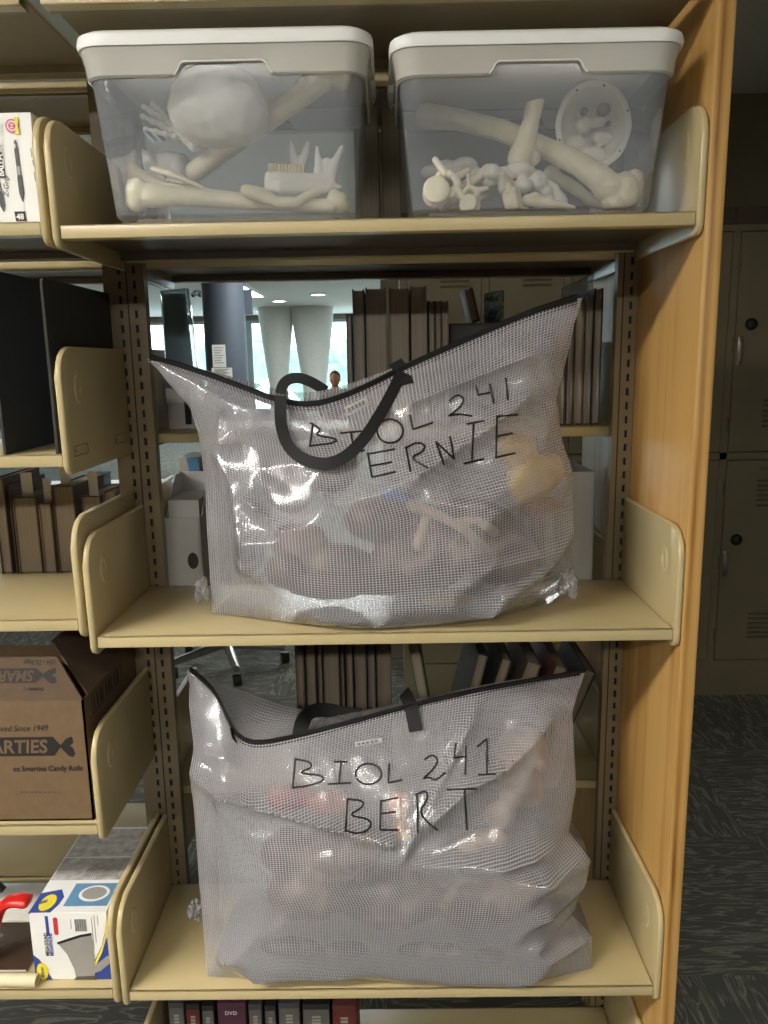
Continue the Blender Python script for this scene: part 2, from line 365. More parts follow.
# ------------------------------------------------------------------ shelving
def bracket_mesh(z0, d, side_x, th, top=.158):
    b = NB()
    poly = rrect(-.004, d, z0-.032, z0+top, .045, 6, (0, 1, 0, 0))
    # small radius at the lower front corner
    poly = [p for p in poly if p != (-.004, z0-.032)]
    i = poly.index((d, z0-.032)) if (d, z0-.032) in poly else len(poly)
    front = [(-.004, z0-.018), (.001, z0-.027), (.010, z0-.032)]
    poly = [p for p in poly if p != (d, z0-.032)] + front + [(d, z0-.032)]
    prism(b, poly, 'x', side_x-th/2, side_x+th/2, .0035)
    return b
def shelf(label, x0, x1, z, group, d=.282, y0=0.0, flip=False, tilt=0.0, top=.158, slots=False, brackets=(1, 1)):
    """flip: shelf on the reverse face of the range"""
    rt = thing('metal_shelf', label, 'shelf', ((x0+x1)/2, y0, z), group)
    hw = (x1-x0)/2
    def Y(v): return (d-v) if flip else v
    b = NB(); T = .0185
    for (a0, a1, c0, c1) in ((0, d, -.003, 0), (0, .004, -T, 0), (d-.004, d, -T, 0)):
        bx(b, -hw, hw, Y(a0), Y(a1), c0, c1, .0012)
    bx(b, -hw, hw, Y(.004), Y(.022), -T, -T+.002)
    fin('shelf_board', b, BEIGE, rt)
    b = NB(); bx(b, -hw+.001, hw-.001, Y(.0045), Y(d-.0045), -.0055, -.0034); bx(b, -hw+.001, hw-.001, Y(.024), Y(.034), -T+.001, -.006); bx(b, -hw+.001, hw-.001, Y(d-.03), Y(d-.02), -T+.001, -.006); up = fin('underside_shade_pan', b, UNDER if z < 2 else mat('half_shaded_underside', (140, 126, 98), .45), rt)  # pan coloured dark as shade; top shelves paler for light bounced off the lids
    for k, s in enumerate((-1, 1)):
        if not brackets[k]: continue
        b = bracket_mesh(0, d, s*(hw+.0065), .010, top)
        if flip:
            for v in b.verts: v.co.y = d - v.co.y
        br = fin('end_bracket', b, BEIGE, rt)
        b = NB()
        for sd in (-1, 1):
            mt = Matrix.Translation((s*(hw+.0065)+sd*.0045, Y(.055), .095)) @ Matrix.Rotation(R(90)*sd, 4, 'Y') @ Matrix.Diagonal((1.5, .9, 1, 1))
            lathe(b, [(0, -.0004), (.007, .0002), (.0115, .0026), (.014, .0022), (.0165, -.0004)], 24, mt)
        fin('pressed_dimple', b, BEIGE, br)
        if slots and s > 0:
            for yy in (.02, .2):
                b = NB()
                X = s*(hw+.0065)+.0052
                for (y0_, y1_, z0_, z1_) in ((yy, yy+.055, -.006, -.005), (yy, yy+.055, .009, .010), (yy, yy+.001, -.006, .01), (yy+.054, yy+.055, -.006, .01)):
                    bx(b, X-.0006, X+.0004, y0_, y1_, z0_, z1_)
                bx(b, X-.0006, X+.0004, yy+.006, yy+.009, .000, .004)
                fin('punched_slot', b, mat('slot_outline_enamel', (112, 98, 68), .5), br)
    if tilt: rt.rotation_euler.y = tilt
    return rt
G1 = 'shelves of the main bay'; G2 = 'shelves of the left bay'; G3 = 'shelves on the reverse face'
HX = .447
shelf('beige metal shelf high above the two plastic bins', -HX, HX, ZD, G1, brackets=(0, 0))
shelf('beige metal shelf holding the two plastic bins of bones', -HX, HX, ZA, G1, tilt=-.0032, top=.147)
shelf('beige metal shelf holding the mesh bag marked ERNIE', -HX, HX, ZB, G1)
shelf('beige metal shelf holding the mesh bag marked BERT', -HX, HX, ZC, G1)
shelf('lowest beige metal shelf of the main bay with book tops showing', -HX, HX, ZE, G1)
LX0, LX1 = -1.385, -.4755
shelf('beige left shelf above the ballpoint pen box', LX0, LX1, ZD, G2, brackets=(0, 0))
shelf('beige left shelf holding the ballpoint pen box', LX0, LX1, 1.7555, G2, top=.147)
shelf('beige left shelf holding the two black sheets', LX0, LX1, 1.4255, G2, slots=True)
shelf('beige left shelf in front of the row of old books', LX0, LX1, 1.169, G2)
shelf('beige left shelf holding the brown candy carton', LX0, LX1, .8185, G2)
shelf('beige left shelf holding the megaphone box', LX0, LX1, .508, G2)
RY = .325
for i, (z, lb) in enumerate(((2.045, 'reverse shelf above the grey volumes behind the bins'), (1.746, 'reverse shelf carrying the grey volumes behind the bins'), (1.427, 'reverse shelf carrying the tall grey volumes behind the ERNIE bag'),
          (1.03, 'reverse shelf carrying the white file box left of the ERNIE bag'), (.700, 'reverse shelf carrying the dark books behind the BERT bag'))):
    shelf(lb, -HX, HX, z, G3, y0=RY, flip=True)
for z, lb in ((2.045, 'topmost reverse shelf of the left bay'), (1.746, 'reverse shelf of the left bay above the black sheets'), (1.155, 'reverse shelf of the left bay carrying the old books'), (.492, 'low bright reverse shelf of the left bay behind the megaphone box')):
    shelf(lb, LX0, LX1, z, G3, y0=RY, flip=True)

def upright(label, x0, x1, cols, groove=None):
    t = thing('upright_post', label, 'shelf post', ((x0+x1)/2, .31, 0), 'uprights of the shelving')
    H = 2.2; z0 = .0; b = NB(); xc = (x0+x1)/2; yo = .31
    sw, sh, pit = .0055, .0135, .0254
    for (yf0, yf1) in ((.283, .286), (.302, .305)):
        xs = [x0]
        for c in cols: xs += [c-sw/2, c+sw/2]
        xs.append(x1)
        for i in range(0, len(xs), 2):
            bx(b, xs[i]-xc, xs[i+1]-xc, yf0-yo, yf1-yo, 0, H)
        for c in cols:
            z = 0.0
            while z < H:
                bx(b, c-sw/2-xc, c+sw/2-xc, yf0-yo, yf1-yo, z, min(H, z+pit-sh)); z += pit
    bx(b, x0-xc, x0+.003-xc, .286-yo, .302-yo, 0, H); bx(b, x1-.003-xc, x1-xc, .286-yo, .302-yo, 0, H)
    fin('post', b, POSTM, t, False)
    b = NB(); bx(b, x0+.004-xc, x1-.004-xc, .292-yo, .299-yo, 0, H); fin('post_core', b, DARKSLOT, t, False)
    if groove:
        b = NB()
        for g in groove: bx(b, g-.001-xc, g+.001-xc, .2823-yo, .2831-yo, 0, H)
        fin('seam', b, DARKSLOT, t, False)
upright('slotted steel upright between the left bay and the main bay', -.492, -.419, (-.463, -.4365), (-.450,))
upright('slotted steel upright beside the oak end panel', .4215, .4585, (.4465,), (.432,))
# oak end panel
t = thing('end_panel', 'tall oak end panel closing the right end of the shelving', 'end panel', (.4715, .3, 0))
b = NB(); bx(b, -.0115, .0125, -.30, .36, .02, 2.3, .002); fin('panel', b, OAK, t)
b = NB(); bx(b, -.0122, .0132, -.304, -.3, .02, 2.3, .001); fin('edge_band', b, OAK, t)

# ------------------------------------------------------------------ plastic bins with lids
def loft(b, loops, close=True, cap0=False, cap1=False):
    V = [[b.verts.new(p) for p in lp] for lp in loops]
    for A, B in zip(V, V[1:]):
        n = len(A)
        for i in range(n): b.faces.new((A[i], A[(i+1) % n], B[(i+1) % n], B[i]))
    if cap0: b.faces.new(list(reversed(V[0])))
    if cap1: b.faces.new(V[-1])
def rr_loop(hx, hy, r, z, seg=5, nside=16):
    pts = []
    for (cx, cy, a0) in ((hx-r, hy-r, 0), (-hx+r, hy-r, 90), (-hx+r, -hy+r, 180), (hx-r, -hy+r, 270)):
        pts += [(cx+r*math.cos(R(a0+90*k/seg)), cy+r*math.sin(R(a0+90*k/seg)), z) for k in range(seg+1)]
    out = []
    for i in range(len(pts)):
        a = Vector(pts[i]); c = Vector(pts[(i+1) % len(pts)])
        if i % (seg+1) == seg:
            out += [a.lerp(c, k/nside) for k in range(nside)]
        else: out.append(a)
    return out
def bin_(label, cx, cz, wb, sz=1.0):
    t = thing('storage_bin', label, 'storage bin', (cx, .123, cz), 'clear plastic bins of bones')
    b = NB(); lo = []
    for z, hx, hy, r in ((.0105, wb-.024, .092, .012), (.0012, wb-.022, .094, .014), (.0012, wb-.014, .102, .02), (.012, wb, .114, .026), (.10, wb+.008, .121, .027), (.186, wb+.016, .128, .028), (.222, wb+.018, .130, .029)):
        lo.append(rr_loop(hx, hy, r, z))
    loft(b, lo, cap0=True); fin('bin_body', b, BINB, t)
    b = NB(); lo = []
    for k, (z, hx, hy, r) in enumerate(((.186, wb+.018, .1305, .03), (.1885, wb+.0215, .134, .032), (.2035, wb+.023, .136, .033), (.222, wb+.027, .140, .034))):
        L = rr_loop(hx, hy, r, z, nside=40)
        if k < 3:
            for p in L:
                if abs(p.y) > hy-.004:
                    f = max(0, min(1, (.066-abs(p.x))/.012)); f = f*f*(3-2*f)
                    p.z += f*.0165*(1 if k == 0 else .95 if k == 1 else .2)
        lo.append(L)
    loft(b, lo); sk = fin('rim_skirt', b, BINR, t)
    b = NB(); pts = []
    for i in range(31):
        x = -.066+.132*i/30; f = max(0, min(1, (.066-abs(x))/.012)); f = f*f*(3-2*f)
        pts.append((x, -.1352, .187+f*.0165))
    tube(b, pts, .0011, 6); fin('handle_arch', b, LID, sk)
    for s in (-1, 1):
        b = NB(); box(b, (s*(wb+.028), 0, .205), (.010, .06, .012), None, .003); fin('grip_tab', b, BINR, sk)
    b = NB(); lo = []
    for z, hx, hy in ((.2225, wb+.026, .139), (.2225, wb+.0295, .1425), (.230, wb+.031, .144), (.238, wb+.0295, .1425), (.2425, wb+.024, .137), (.2425, wb+.017, .130), (.238, wb+.014, .127)):
        lo.append(rr_loop(hx, hy, .036, z))
    loft(b, lo, cap0=True, cap1=True); fin('lid', b, LID, t)
    t.scale.z = sz
    return t
bin_('left clear plastic bin with white lid holding skullcap, jawbone and long bones', -.2035, ZA-.0008, .172)
bin_('right clear plastic bin with white lid holding a foot skeleton and a halved skull', .2210, ZA+.0008, .170, .955)

# ------------------------------------------------------------------ bones in the bins
PM = 1.47e-3   # metres per pixel around the bins
def chain(b, pts, rads, n=8):
    """capsule-like sweep of overlapping spheres and tubes through pixel points (px,py,y)"""
    W = [P(*p) for p in pts]
    Q = []; RR = []
    for i in range(len(W)-1):
        for k in range(n):
            f = k/n; Q.append(W[i].lerp(W[i+1], f)); RR.append(rads[i]*(1-f)+rads[i+1]*f)
    Q.append(W[-1]); RR.append(rads[-1])
    tube(b, Q, RR, 12); ell(b, Q[0], (RR[0],)*3, sub=2); ell(b, Q[-1], (RR[-1],)*3, sub=2)
def fitw(me, px):
    # keep a bone inside the tapering walls of its bin
    cx, cz, wb, sz = (-.2035, ZA-.0008, .172, 1.0) if px < 390 else (.2210, ZA+.0008, .170, .955)
    for v in me.vertices:
        h = min(max(v.co.z-cz, .0125), .216*sz); v.co.z = cz+h
        ch = max(0, .014-h)*1.6
        a = wb+.075*h-.005-ch; v.co.x = min(max(v.co.x, cx-a), cx+a)
        a = .114+.065*h-.005-ch; v.co.y = min(max(v.co.y, .123-a), .123+a)
    return me
def bone(name, label, cat, b, loc, m=BONE, vox=.0022, sm=5, amp=.0005, ns=90, group='model bones in the bins'):
    return place_mesh(name, fitw(organic(b, vox, sm, amp, ns), loc[0]), m, P(*loc), label, cat, group)
def e(b, px, py, y, rx, ry, rz, rot=None, sub=2): ell(b, P(px, py, y), (rx, ry, rz), rot, sub)
# left bin
b = NB(); e(b, 216, 108, .072, .070, .052, .054, sub=4); e(b, 216, 97, .075, .067, .05, .045, sub=4); e(b, 230, 114, .068, .056, .05, .045, sub=4)
bone('skullcap', 'rounded white skullcap pressed to the front of the left bin', 'bone', b, (216, 104, .072), BONEW, .0026, 3, .0022, 55)
b = NB(); chain(b, [(195, 172, .165), (250, 132, .15), (300, 96, .10), (322, 76, .07)], [.016, .017, .017, .021])
e(b, 328, 68, .06, .026, .022, .022); e(b, 318, 64, .06, .020, .018, .018); e(b, 341, 76, .065, .018, .02, .02)
bone('thigh_bone', 'large thigh bone leaning up to the right behind the skullcap', 'bone', b, (250, 132, .165))
b = NB(); chain(b, [(141, 195, .055), (200, 198, .055), (260, 203, .055), (330, 206, .05)], [.018, .013, .011, .010])
e(b, 138, 192, .052, .019, .018, .020); e(b, 136, 202, .055, .016, .016, .014); e(b, 340, 200, .05, .012, .012, .013); e(b, 334, 197, .05, .010, .010, .012); e(b, 344, 206, .055, .010, .012, .010)
bone('shin_bone', 'long cream shin bone lying along the floor of the left bin', 'bone', b, (230, 200, .055))
b = NB(); chain(b, [(140, 180, .10), (165, 190, .10), (215, 196, .105), (260, 200, .11)], [.017, .013, .010, .009])
e(b, 134, 172, .10, .012, .014, .016); e(b, 132, 190, .10, .012, .014, .018); e(b, 138, 205, .10, .013, .014, .012)
bone('upper_arm_bone', 'cream arm bone behind the shin bone at the left of the bin', 'bone', b, (170, 188, .10))
b = NB(); chain(b, [(152, 169, .075), (170, 174, .075), (190, 182, .08), (222, 197, .09)], [.0035, .005, .004, .002])
bone('fibula_sliver', 'thin pale sliver of bone slanting above the shin bone', 'bone', b, (185, 180, .08))
b = NB()
e(b, 165, 168, .217, .034, .018, .026); e(b, 148, 163, .205, .018, .016, .018); e(b, 178, 168, .217, .022, .018, .026); e(b, 158, 180, .20, .02, .02, .018); e(b, 142, 154, .205, .009, .01, .011); e(b, 178, 185, .18, .02, .02, .02)
bone('hip_bone', 'hazy hip bone deep in the left bin below the hand bones', 'bone', b, (165, 165, .19), BONEW, .003, 4, .003, 60)
th = thing('hand_skeleton', 'small white hand bones with spread fingers beside the skullcap', 'bone', P(168, 125, .13), 'model bones in the bins')
for px0, py0, px1, py1 in ((168, 122, 143, 106), (172, 130, 142, 116), (176, 137, 145, 129), (165, 118, 152, 104)):
    b = NB(); W0 = P(px0, py0, .13); W1 = P(px1, py1, .115)
    for k in range(3):
        a = W0.lerp(W1, k/3+.02); c = W0.lerp(W1, (k+1)/3-.02)
        chain_r = .0060-.0008*k
        tube(b, [a, a.lerp(c, .25), a.lerp(c, .75), c], [chain_r*1.15, chain_r*.8, chain_r*.75, chain_r*1.1], 8); ell(b, a, (chain_r*1.2,)*3, sub=1); ell(b, c, (chain_r*1.15,)*3, sub=1)
    me = fitw(organic(b, .0013, 2), 1); me.transform(Matrix.Translation(-P(168, 125, .13))); fm('finger', me, BONEW, th)
b = NB()
for q in ((176, 128), (182, 134), (172, 124), (188, 140), (194, 146)): e(b, q[0], q[1], .132, .010, .009, .009)
me = fitw(organic(b, .002, 3, .001), 1); me.transform(Matrix.Translation(-P(168, 125, .13))); fm('wrist_bones', me, BONEW, th)
# jawbone
tj = thing('jawbone', 'white jawbone with yellowish teeth in the left bin', 'bone', P(300, 180, .05), 'model bones in the bins')
b = NB()
chain(b, [(342, 148, .065), (336, 160, .06), (329, 174, .057), (325, 186, .055)], [.0042, .0062, .008, .0075], 6)
chain(b, [(317, 147, .06), (318, 158, .058), (319, 170, .055), (318, 182, .053)], [.0024, .0052, .008, .0095], 6)
chain(b, [(327, 162, .059), (324, 178, .056)], [.007, .009], 6); chain(b, [(334, 166, .059), (330, 184, .057)], [.006, .008], 5)
chain(b, [(322, 180, .053), (300, 178, .044), (280, 177, .036), (270, 176, .040)], [.0085, .008, .008, .0075], 6)
chain(b, [(325, 188, .054), (300, 187, .044), (280, 187, .036), (270, 187, .042)], [.0075, .0085, .0095, .0085], 6)
chain(b, [(271, 181, .042), (272, 178, .07), (285, 174, .10), (300, 168, .12)], [.010, .009, .009, .009], 6)
chain(b, [(300, 168, .12), (305, 155, .122), (308, 143, .125)], [.009, .007, .004], 6); chain(b, [(296, 166, .12), (292, 150, .12), (291, 142, .12)], [.009, .005, .0025], 6)
e(b, 333, 188, .06, .008, .006, .007); e(b, 338, 187, .06, .006, .006, .004)
me = fitw(organic(b, .0019, 4, .0006, 80), 1); me.transform(Matrix.Translation(-P(300, 180, .05))); fm('jaw', me, BONEW, tj)
for k in range(11):
    f = k/10; q = P(269+34*f + (0 if k else 1), 168+1.5*f, .034+.013*f) - P(300, 180, .05)
    b = NB(); box(b, q, (.0042, .005, .0125), None, .0012); fin('tooth', b, TOOTH, tj)
b = NB(); chain(b, [(247, 191, .03), (262, 195, .03), (278, 203, .03), (295, 203, .033), (310, 195, .04), (322, 190, .05)], [.0095, .0105, .0075, .0075, .0065, .005])
e(b, 246, 190, .03, .009, .008, .008)
bone('collarbone', 'curved cream collarbone lying in front of the jawbone', 'bone', b, (285, 198, .03), BONE, .0018)
# right bin
b = NB(); chain(b, [(427, 116, .19), (455, 119, .18), (500, 130, .15), (545, 148, .11), (580, 165, .075), (604, 182, .05)], [.020, .0165, .0165, .016, .017, .020])
e(b, 610, 188, .048, .026, .022, .022); e(b, 624, 191, .05, .021, .024, .028); e(b, 634, 188, .07, .018, .02, .028); e(b, 614, 203, .045, .018, .017, .014)
bone('thigh_bone', 'long thigh bone slanting down to its knuckled end in the right bin', 'bone', b, (545, 148, .14))
b = NB(); chain(b, [(554, 176, .16), (575, 188, .15), (590, 200, .13), (612, 212, .12)], [.010, .010, .0085, .005]); e(b, 552, 172, .16, .014, .012, .012)
bone('forearm_bone', 'slim bone running low behind the foot skeleton', 'bone', b, (580, 190, .15))
b = NB()
for q in ((447, 170, .028), (465, 165, .022), (480, 176, .02), (430, 172, .018)): e(b, q[0], q[1], .20, q[2], .012, q[2]*.62)
bone('shoulder_blade', 'hazy flat shoulder blade deep in the left of the right bin', 'bone', b, (455, 170, .20), BONEW, .003, 4, .001)
# halved skull: a bowl with its cut rim towards the aisle
ts = thing('halved_skull', 'halved skull with its hollow side turned outwards in the right bin', 'bone', P(593, 126, .125), 'model bones in the bins')
b = NB(); mt = Matrix.Rotation(R(90), 4, 'X') @ Matrix.Diagonal((.0575, .064, .045, 1))
prof = [(1.0, .0), (1.0, .06), (.93, .09), (.86, .06), (.84, .0), (.80, -.35), (.55, -.72), (.0, -.88), (0, -1.05), (.62, -.86), (.92, -.4), (1.0, 0)]
lathe(b, prof, 40, mt)
for v in b.verts: v.co += v.co.normalized()*.0012*noise.noise(v.co*60)
fin('cranium', b, BONEW, ts)
b = NB()
for (x, z, rx, rz) in ((.012, .012, .014, .008), (-.010, .008, .012, .014), (.02, -.012, .016, .010), (-.02, -.022, .018, .014), (.004, -.036, .022, .012)):
    ell(b, (x, .022, z), (rx, .016, rz))
me = organic(b, .0026, 3, .002, 60); fm('skull_base', me, BONEW, ts)
b = NB()
for x, z, r in ((.018, .026, .011), (-.012, .024, .006), (.026, .006, .004)): ell(b, (x, .012, z), (r, .010, r*.9))
for i, v in enumerate(()): pass
fin('nerve_opening', b, mat('hollow_bone_recess', (120, 114, 104), .8), ts)
for a in (20, 75, 120, 200, 255, 320):
    b = NB(); mtx = Matrix.Translation((math.cos(R(a))*.054, -.0040, math.sin(R(a))*.0575)) @ Matrix.Rotation(R(90), 4, 'X')
    lathe(b, [(0, .0), (.0016, .0), (.0016, -.002)], 8, mtx); fin('rim_peg', b, DARKSLOT, ts)
# articulated foot
FO = P(510, 190, .07)
tf = thing('foot_skeleton', 'articulated foot skeleton with a cut shin stub standing in the right bin', 'bone', FO, 'model bones in the bins')
b = NB(); chain(b, [(535, 102, .07), (531, 120, .07), (527, 138, .07), (523, 152, .07), (520, 158, .07)], [.0135, .0125, .015, .019, .019])
e(b, 532, 158, .075, .014, .016, .012); 
me = organic(b, .002, 3, .0008); me.transform(Matrix.Translation(-FO))
zc_ = (P(535, 102, .07)-FO).z
for v in me.vertices:
    zz = zc_+(v.co.x-(P(535, 102, .07)-FO).x)*.15
    if v.co.z > zz: v.co.z = zz
st = fm('shin_stub', me, BONE, tf)
b = NB(); q = P(536, 105, .058)-FO; lathe(b, [(0, 0), (.0022, 0), (.0022, .002)], 12, Matrix.Translation(q+Vector((0, .0005, 0))) @ Matrix.Rotation(R(90), 4, 'X')); fin('drilled_hole', b, DARKSLOT, st)
b = NB()
for q in ((520, 170, .07, .022, .02, .013), (536, 182, .08, .017, .02, .018), (545, 194, .085, .014, .018, .014), (503, 176, .068, .016, .017, .013), (493, 172, .06, .014, .014, .012), (508, 188, .06, .014, .014, .012), (523, 186, .06, .015, .014, .012), (490, 180, .075, .012, .014, .011)): e(b, *q)
chain(b, [(535, 180, .085), (552, 192, .09), (560, 201, .09)], [.012, .012, .012])
me = fitw(organic(b, .0021, 2, .002, 70), 500); me.transform(Matrix.Translation(-FO)); fm('ankle_bones', me, BONEW, tf)
for px0, py0, px1, py1, yy in ((488, 170, 470, 182, .066), (484, 176, 456, 190, .078), (492, 182, 456, 200, .09), (500, 188, 462, 207, .105)):
    b = NB(); chain(b, [(px0, py0, yy+.02), ((px0+px1)/2, (py0+py1)/2, yy), (px1, py1, yy)], [.0095, .0062, .0085], 6)
    x2, y2 = px1-14, min(210, py1+8)
    chain(b, [(px1-5, py1+2, yy), (x2, y2, yy-.005)], [.0062, .0056], 4)
    me = fitw(organic(b, .0016, 2, .0005), 500); me.transform(Matrix.Translation(-FO)); fm('toe_bone', me, BONE, tf)
# vertebrae
def vertebra(px, py, y, s, rot, label):
    o = P(px, py, y); b = NB()
    mt = Matrix.Translation(o) @ rot.to_4x4()
    lathe(b, [(0, -.010*s), (.0155*s, -.010*s), (.0165*s, -.008*s), (.0140*s, 0), (.0165*s, .008*s), (.0155*s, .010*s), (0, .010*s)], 24, mt)
    for a in (0, 1, 2, 3, 4, 5, 6):
        t_ = R(-100+200*a/6); c = mt @ Vector((math.sin(t_)*.013*s, (.016+math.cos(t_)*.013)*s, 0)); ell(b, c, (.0055*s,)*3, sub=2)
    for v in ((.032, .022, 0), (-.032, .022, 0), (0, .048, -.006)):
        a0 = mt @ Vector((v[0]*.45*s, (.026 if v[0] == 0 else .022)*s, 0)); c = mt @ (Vector(v)*s); tube(b, [a0, c], [.0052*s, .004*s], 8); ell(b, c, (.005*s,)*3, sub=1)
    return place_mesh('vertebra', fitw(organic(b, .0018, 2, .0006), 500), BONE, o, label, 'bone', 'model bones in the bins')
vertebra(436, 192, .042, 1.2, Matrix.Rotation(R(78), 3, 'X') @ Matrix.Rotation(R(-55), 3, 'Z'), 'disc-faced vertebra at the left end of the right bin')
vertebra(513, 201, .035, 1.05, Matrix.Rotation(R(60), 3, 'X') @ Matrix.Rotation(R(60), 3, 'Y'), 'pale vertebra with a round hole in front of the foot skeleton')
vertebra(470, 205, .035, .85, Matrix.Rotation(R(80), 3, 'X') @ Matrix.Rotation(R(150), 3, 'Y'), 'small vertebra lying between the two larger vertebrae')
b = NB(); chain(b, [(528, 200, .04), (548, 203, .04), (574, 208, .045)], [.009, .0075, .0035]); e(b, 535, 197, .042, .010, .008, .007); e(b, 548, 198, .042, .008, .008, .006)
bone('rib_end', 'pointed bone chip lying at the right of the foot skeleton', 'bone', b, (548, 203, .04), BONE, .0016)
b = NB(); e(b, 540, 211, .03, .020, .010, .005); e(b, 522, 210, .034, .012, .010, .005); e(b, 556, 210, .03, .010, .008, .005)
bone('bone_fragment', 'low row of bone lumps on the floor of the right bin', 'bone', b, (540, 210, .03), BONE, .0018, 2, .002, 80)

# ------------------------------------------------------------------ mesh vinyl bags
def resample(pts, n):
    d = [0]
    for a, c in zip(pts, pts[1:]): d.append(d[-1]+(c-a).length)
    out = []; j = 0
    for i in range(n+1):
        s = d[-1]*i/n
        while j < len(d)-2 and d[j+1] < s: j += 1
        f = 0 if d[j+1] == d[j] else (s-d[j])/(d[j+1]-d[j]); out.append(pts[j].lerp(pts[j+1], max(0, min(1, f))))
    return out
def smooth_line(pts, it=2):
    for _ in range(it):
        q = [pts[0]]
        for a, c in zip(pts, pts[1:]): q += [a.lerp(c, .25), a.lerp(c, .75)]
        pts = q+[pts[-1]]
    return pts
def coons(bot, top, lef, rig):
    nu, nv = len(bot)-1, len(lef)-1; G = []
    for j in range(nv+1):
        v = j/nv; row = []
        for i in range(nu+1):
            u = i/nu
            p = bot[i]*(1-v)+top[i]*v+lef[j]*(1-u)+rig[j]*u
            p -= bot[0]*((1-u)*(1-v))+bot[-1]*(u*(1-v))+top[0]*((1-u)*v)+top[-1]*(u*v)
            row.append(p)
        G.append(row)
    return G
def proj(w):
    d = w-CAM; k = d.dot(_F); return 384+FPX*d.dot(_R)/k, 512-FPX*d.dot(_U)/k
def seg_d(x, y, pl):
    best = 1e9
    for (x0, y0), (x1, y1) in zip(pl, pl[1:]):
        dx, dy = x1-x0, y1-y0; L = dx*dx+dy*dy; t_ = max(0, min(1, ((x-x0)*dx+(y-y0)*dy)/L)) if L else 0
        dd = math.hypot(x-x0-t_*dx, y-y0-t_*dy)
        if dd < best: best = dd
    return best
def grid_mesh(name, G, us, vs):
    nv, nu = len(G), len(G[0])
    me = bpy.data.meshes.new(name)
    me.from_pydata([tuple(p) for r_ in G for p in r_], [], [(j*nu+i, j*nu+i+1, (j+1)*nu+i+1, (j+1)*nu+i) for j in range(nv-1) for i in range(nu-1)])
    uv = me.uv_layers.new(name='UVMap')
    for lp in me.loops:
        i = lp.vertex_index; uv.data[lp.index].uv = ((i % nu)/(nu-1)*us, (i//nu)/(nv-1)*vs)
    return me
def bag(name_label, zs, tl, bl, rl, bot, top, ridge, bulge, creases, ydeep, strokes, seed, n=(130, 100)):
    """outline curves: bottom on the shelf, sides and zipper as points (px,py,y)"""
    nu, nv = n
    Bt = resample(smooth_line([PZ(x, y, zs+.0015) for x, y in bot]), nu)
    Tp = resample(smooth_line([P(*p) for p in top]), nu); Lf = resample([P(*p) for p in bl], nv); Rt = resample([P(*p) for p in rl], nv)
    Rd = resample(smooth_line([P(*p) for p in ridge]), nu)
    for c_, e0 in ((Lf, Bt[0]), (Rt, Bt[-1])):
        dv = e0-c_[0]
        for k_ in range(len(c_)): c_[k_] = c_[k_]+dv*max(0, 1-k_/(nv*.3)); c_[k_].z = max(zs+.0015, c_[k_].z)
    Lf[0] = Bt[0].copy(); Rt[0] = Bt[-1].copy(); Tp[0] = Lf[-1].copy(); Tp[-1] = Rt[-1].copy(); Rd[0] = Lf[-1].copy(); Rd[-1] = Rt[-1].copy()
    G = coons(Bt, Tp, Lf, Rt)
    sv = Vector((seed*7.3, 0, 0))
    for j in range(nv+1):
        v = j/nv
        for i in range(nu+1):
            u = i/nu; p = G[j][i]
            w = min(1, min(u, 1-u)*9)*min(1, v*14)*min(1, (1-v)*10)
            px, py = proj(p)
            d = bulge*(4*u*(1-u))**.7*(math.sin(math.pi*min(1, v**.75))**.8)
            for pl, amp, wid in creases: d += 1.8*amp*math.exp(-(seg_d(px, py, pl)/wid)**.9)*(.25+.75*w)
            q = Vector((p.x, p.z*1.0, seed))
            d += w*(.011*(1-abs(noise.noise(q*6+sv))*2.2) + .0028*(1-abs(noise.noise(q*17+sv))*2.2) + .0004*noise.noise(q*50))
            p.y -= d
    for j in range(nv+1):
        for i in range(nu+1): G[j][i].y = max(-.012, G[j][i].y)
    t = thing('mesh_bag', name_label, 'bag', ((Bt[0].x+Bt[-1].x)/2, .13, zs), 'clear mesh vinyl bags of anatomical models')
    off = -t.matrix_world.translation
    W_, H_ = (Bt[-1]-Bt[0]).length, (Lf[-1]-Lf[0]).length
    me = grid_mesh('front_panel', G, W_, H_)
    bvh = BVHTree.FromPolygons([v.co.copy() for v in me.vertices], [tuple(p.vertices) for p in me.polygons])
    me.transform(Matrix.Translation(off)); fm('front_panel', me, BAGM, t, angle=60)
    # back panel, gussets, base, top fold
    def back_edge(c):
        m = len(c)-1; return [Vector((p.x + (.012 if p.x < 0 else -.012)*(1-k/m), p.y+(ydeep-p.y)*(1-(k/m)**2.2), p.z)) for k, p in enumerate(c)]
    LB, RB = back_edge(Lf), back_edge(Rt)
    Bb = resample([LB[0], RB[0]], nu); Gb = coons(Bb, Rd, LB, RB)
    for j in range(nv+1):
        for i in range(nu+1):
            u, v = i/nu, j/nv; w = min(1, min(u, 1-u)*9)*min(1, v*10)*min(1, (1-v)*10); q = Gb[j][i]
            q.y = min(.272, q.y + w*(.012 + .006*noise.noise(q*11+sv)))
    me = grid_mesh('back_panel', Gb, W_, H_); me.transform(Matrix.Translation(off)); fm('back_panel', me, BAGM, t)
    for A, B_ in ((Lf, LB), (Rt, RB)):
        m = 24; Gg = []
        for j in range(nv+1):
            Gg.append([A[j].lerp(B_[j], k/m) + Vector(((.004*noise.noise(A[j].lerp(B_[j], k/m)*30+sv)-.004)*math.sin(math.pi*k/m)*(1 if A is Lf else -1), 0, 0)) for k in range(m+1)])
        me = grid_mesh('side_gusset', Gg, .18, H_); me.transform(Matrix.Translation(off)); fm('side_gusset', me, BAGM, t)
    me = grid_mesh('bag_base', [[a.lerp(c, k/12) for a, c in zip(Bt, Bb)] for k in range(13)], W_, .2); me.transform(Matrix.Translation(off)); fm('bag_base', me, BAGM, t)
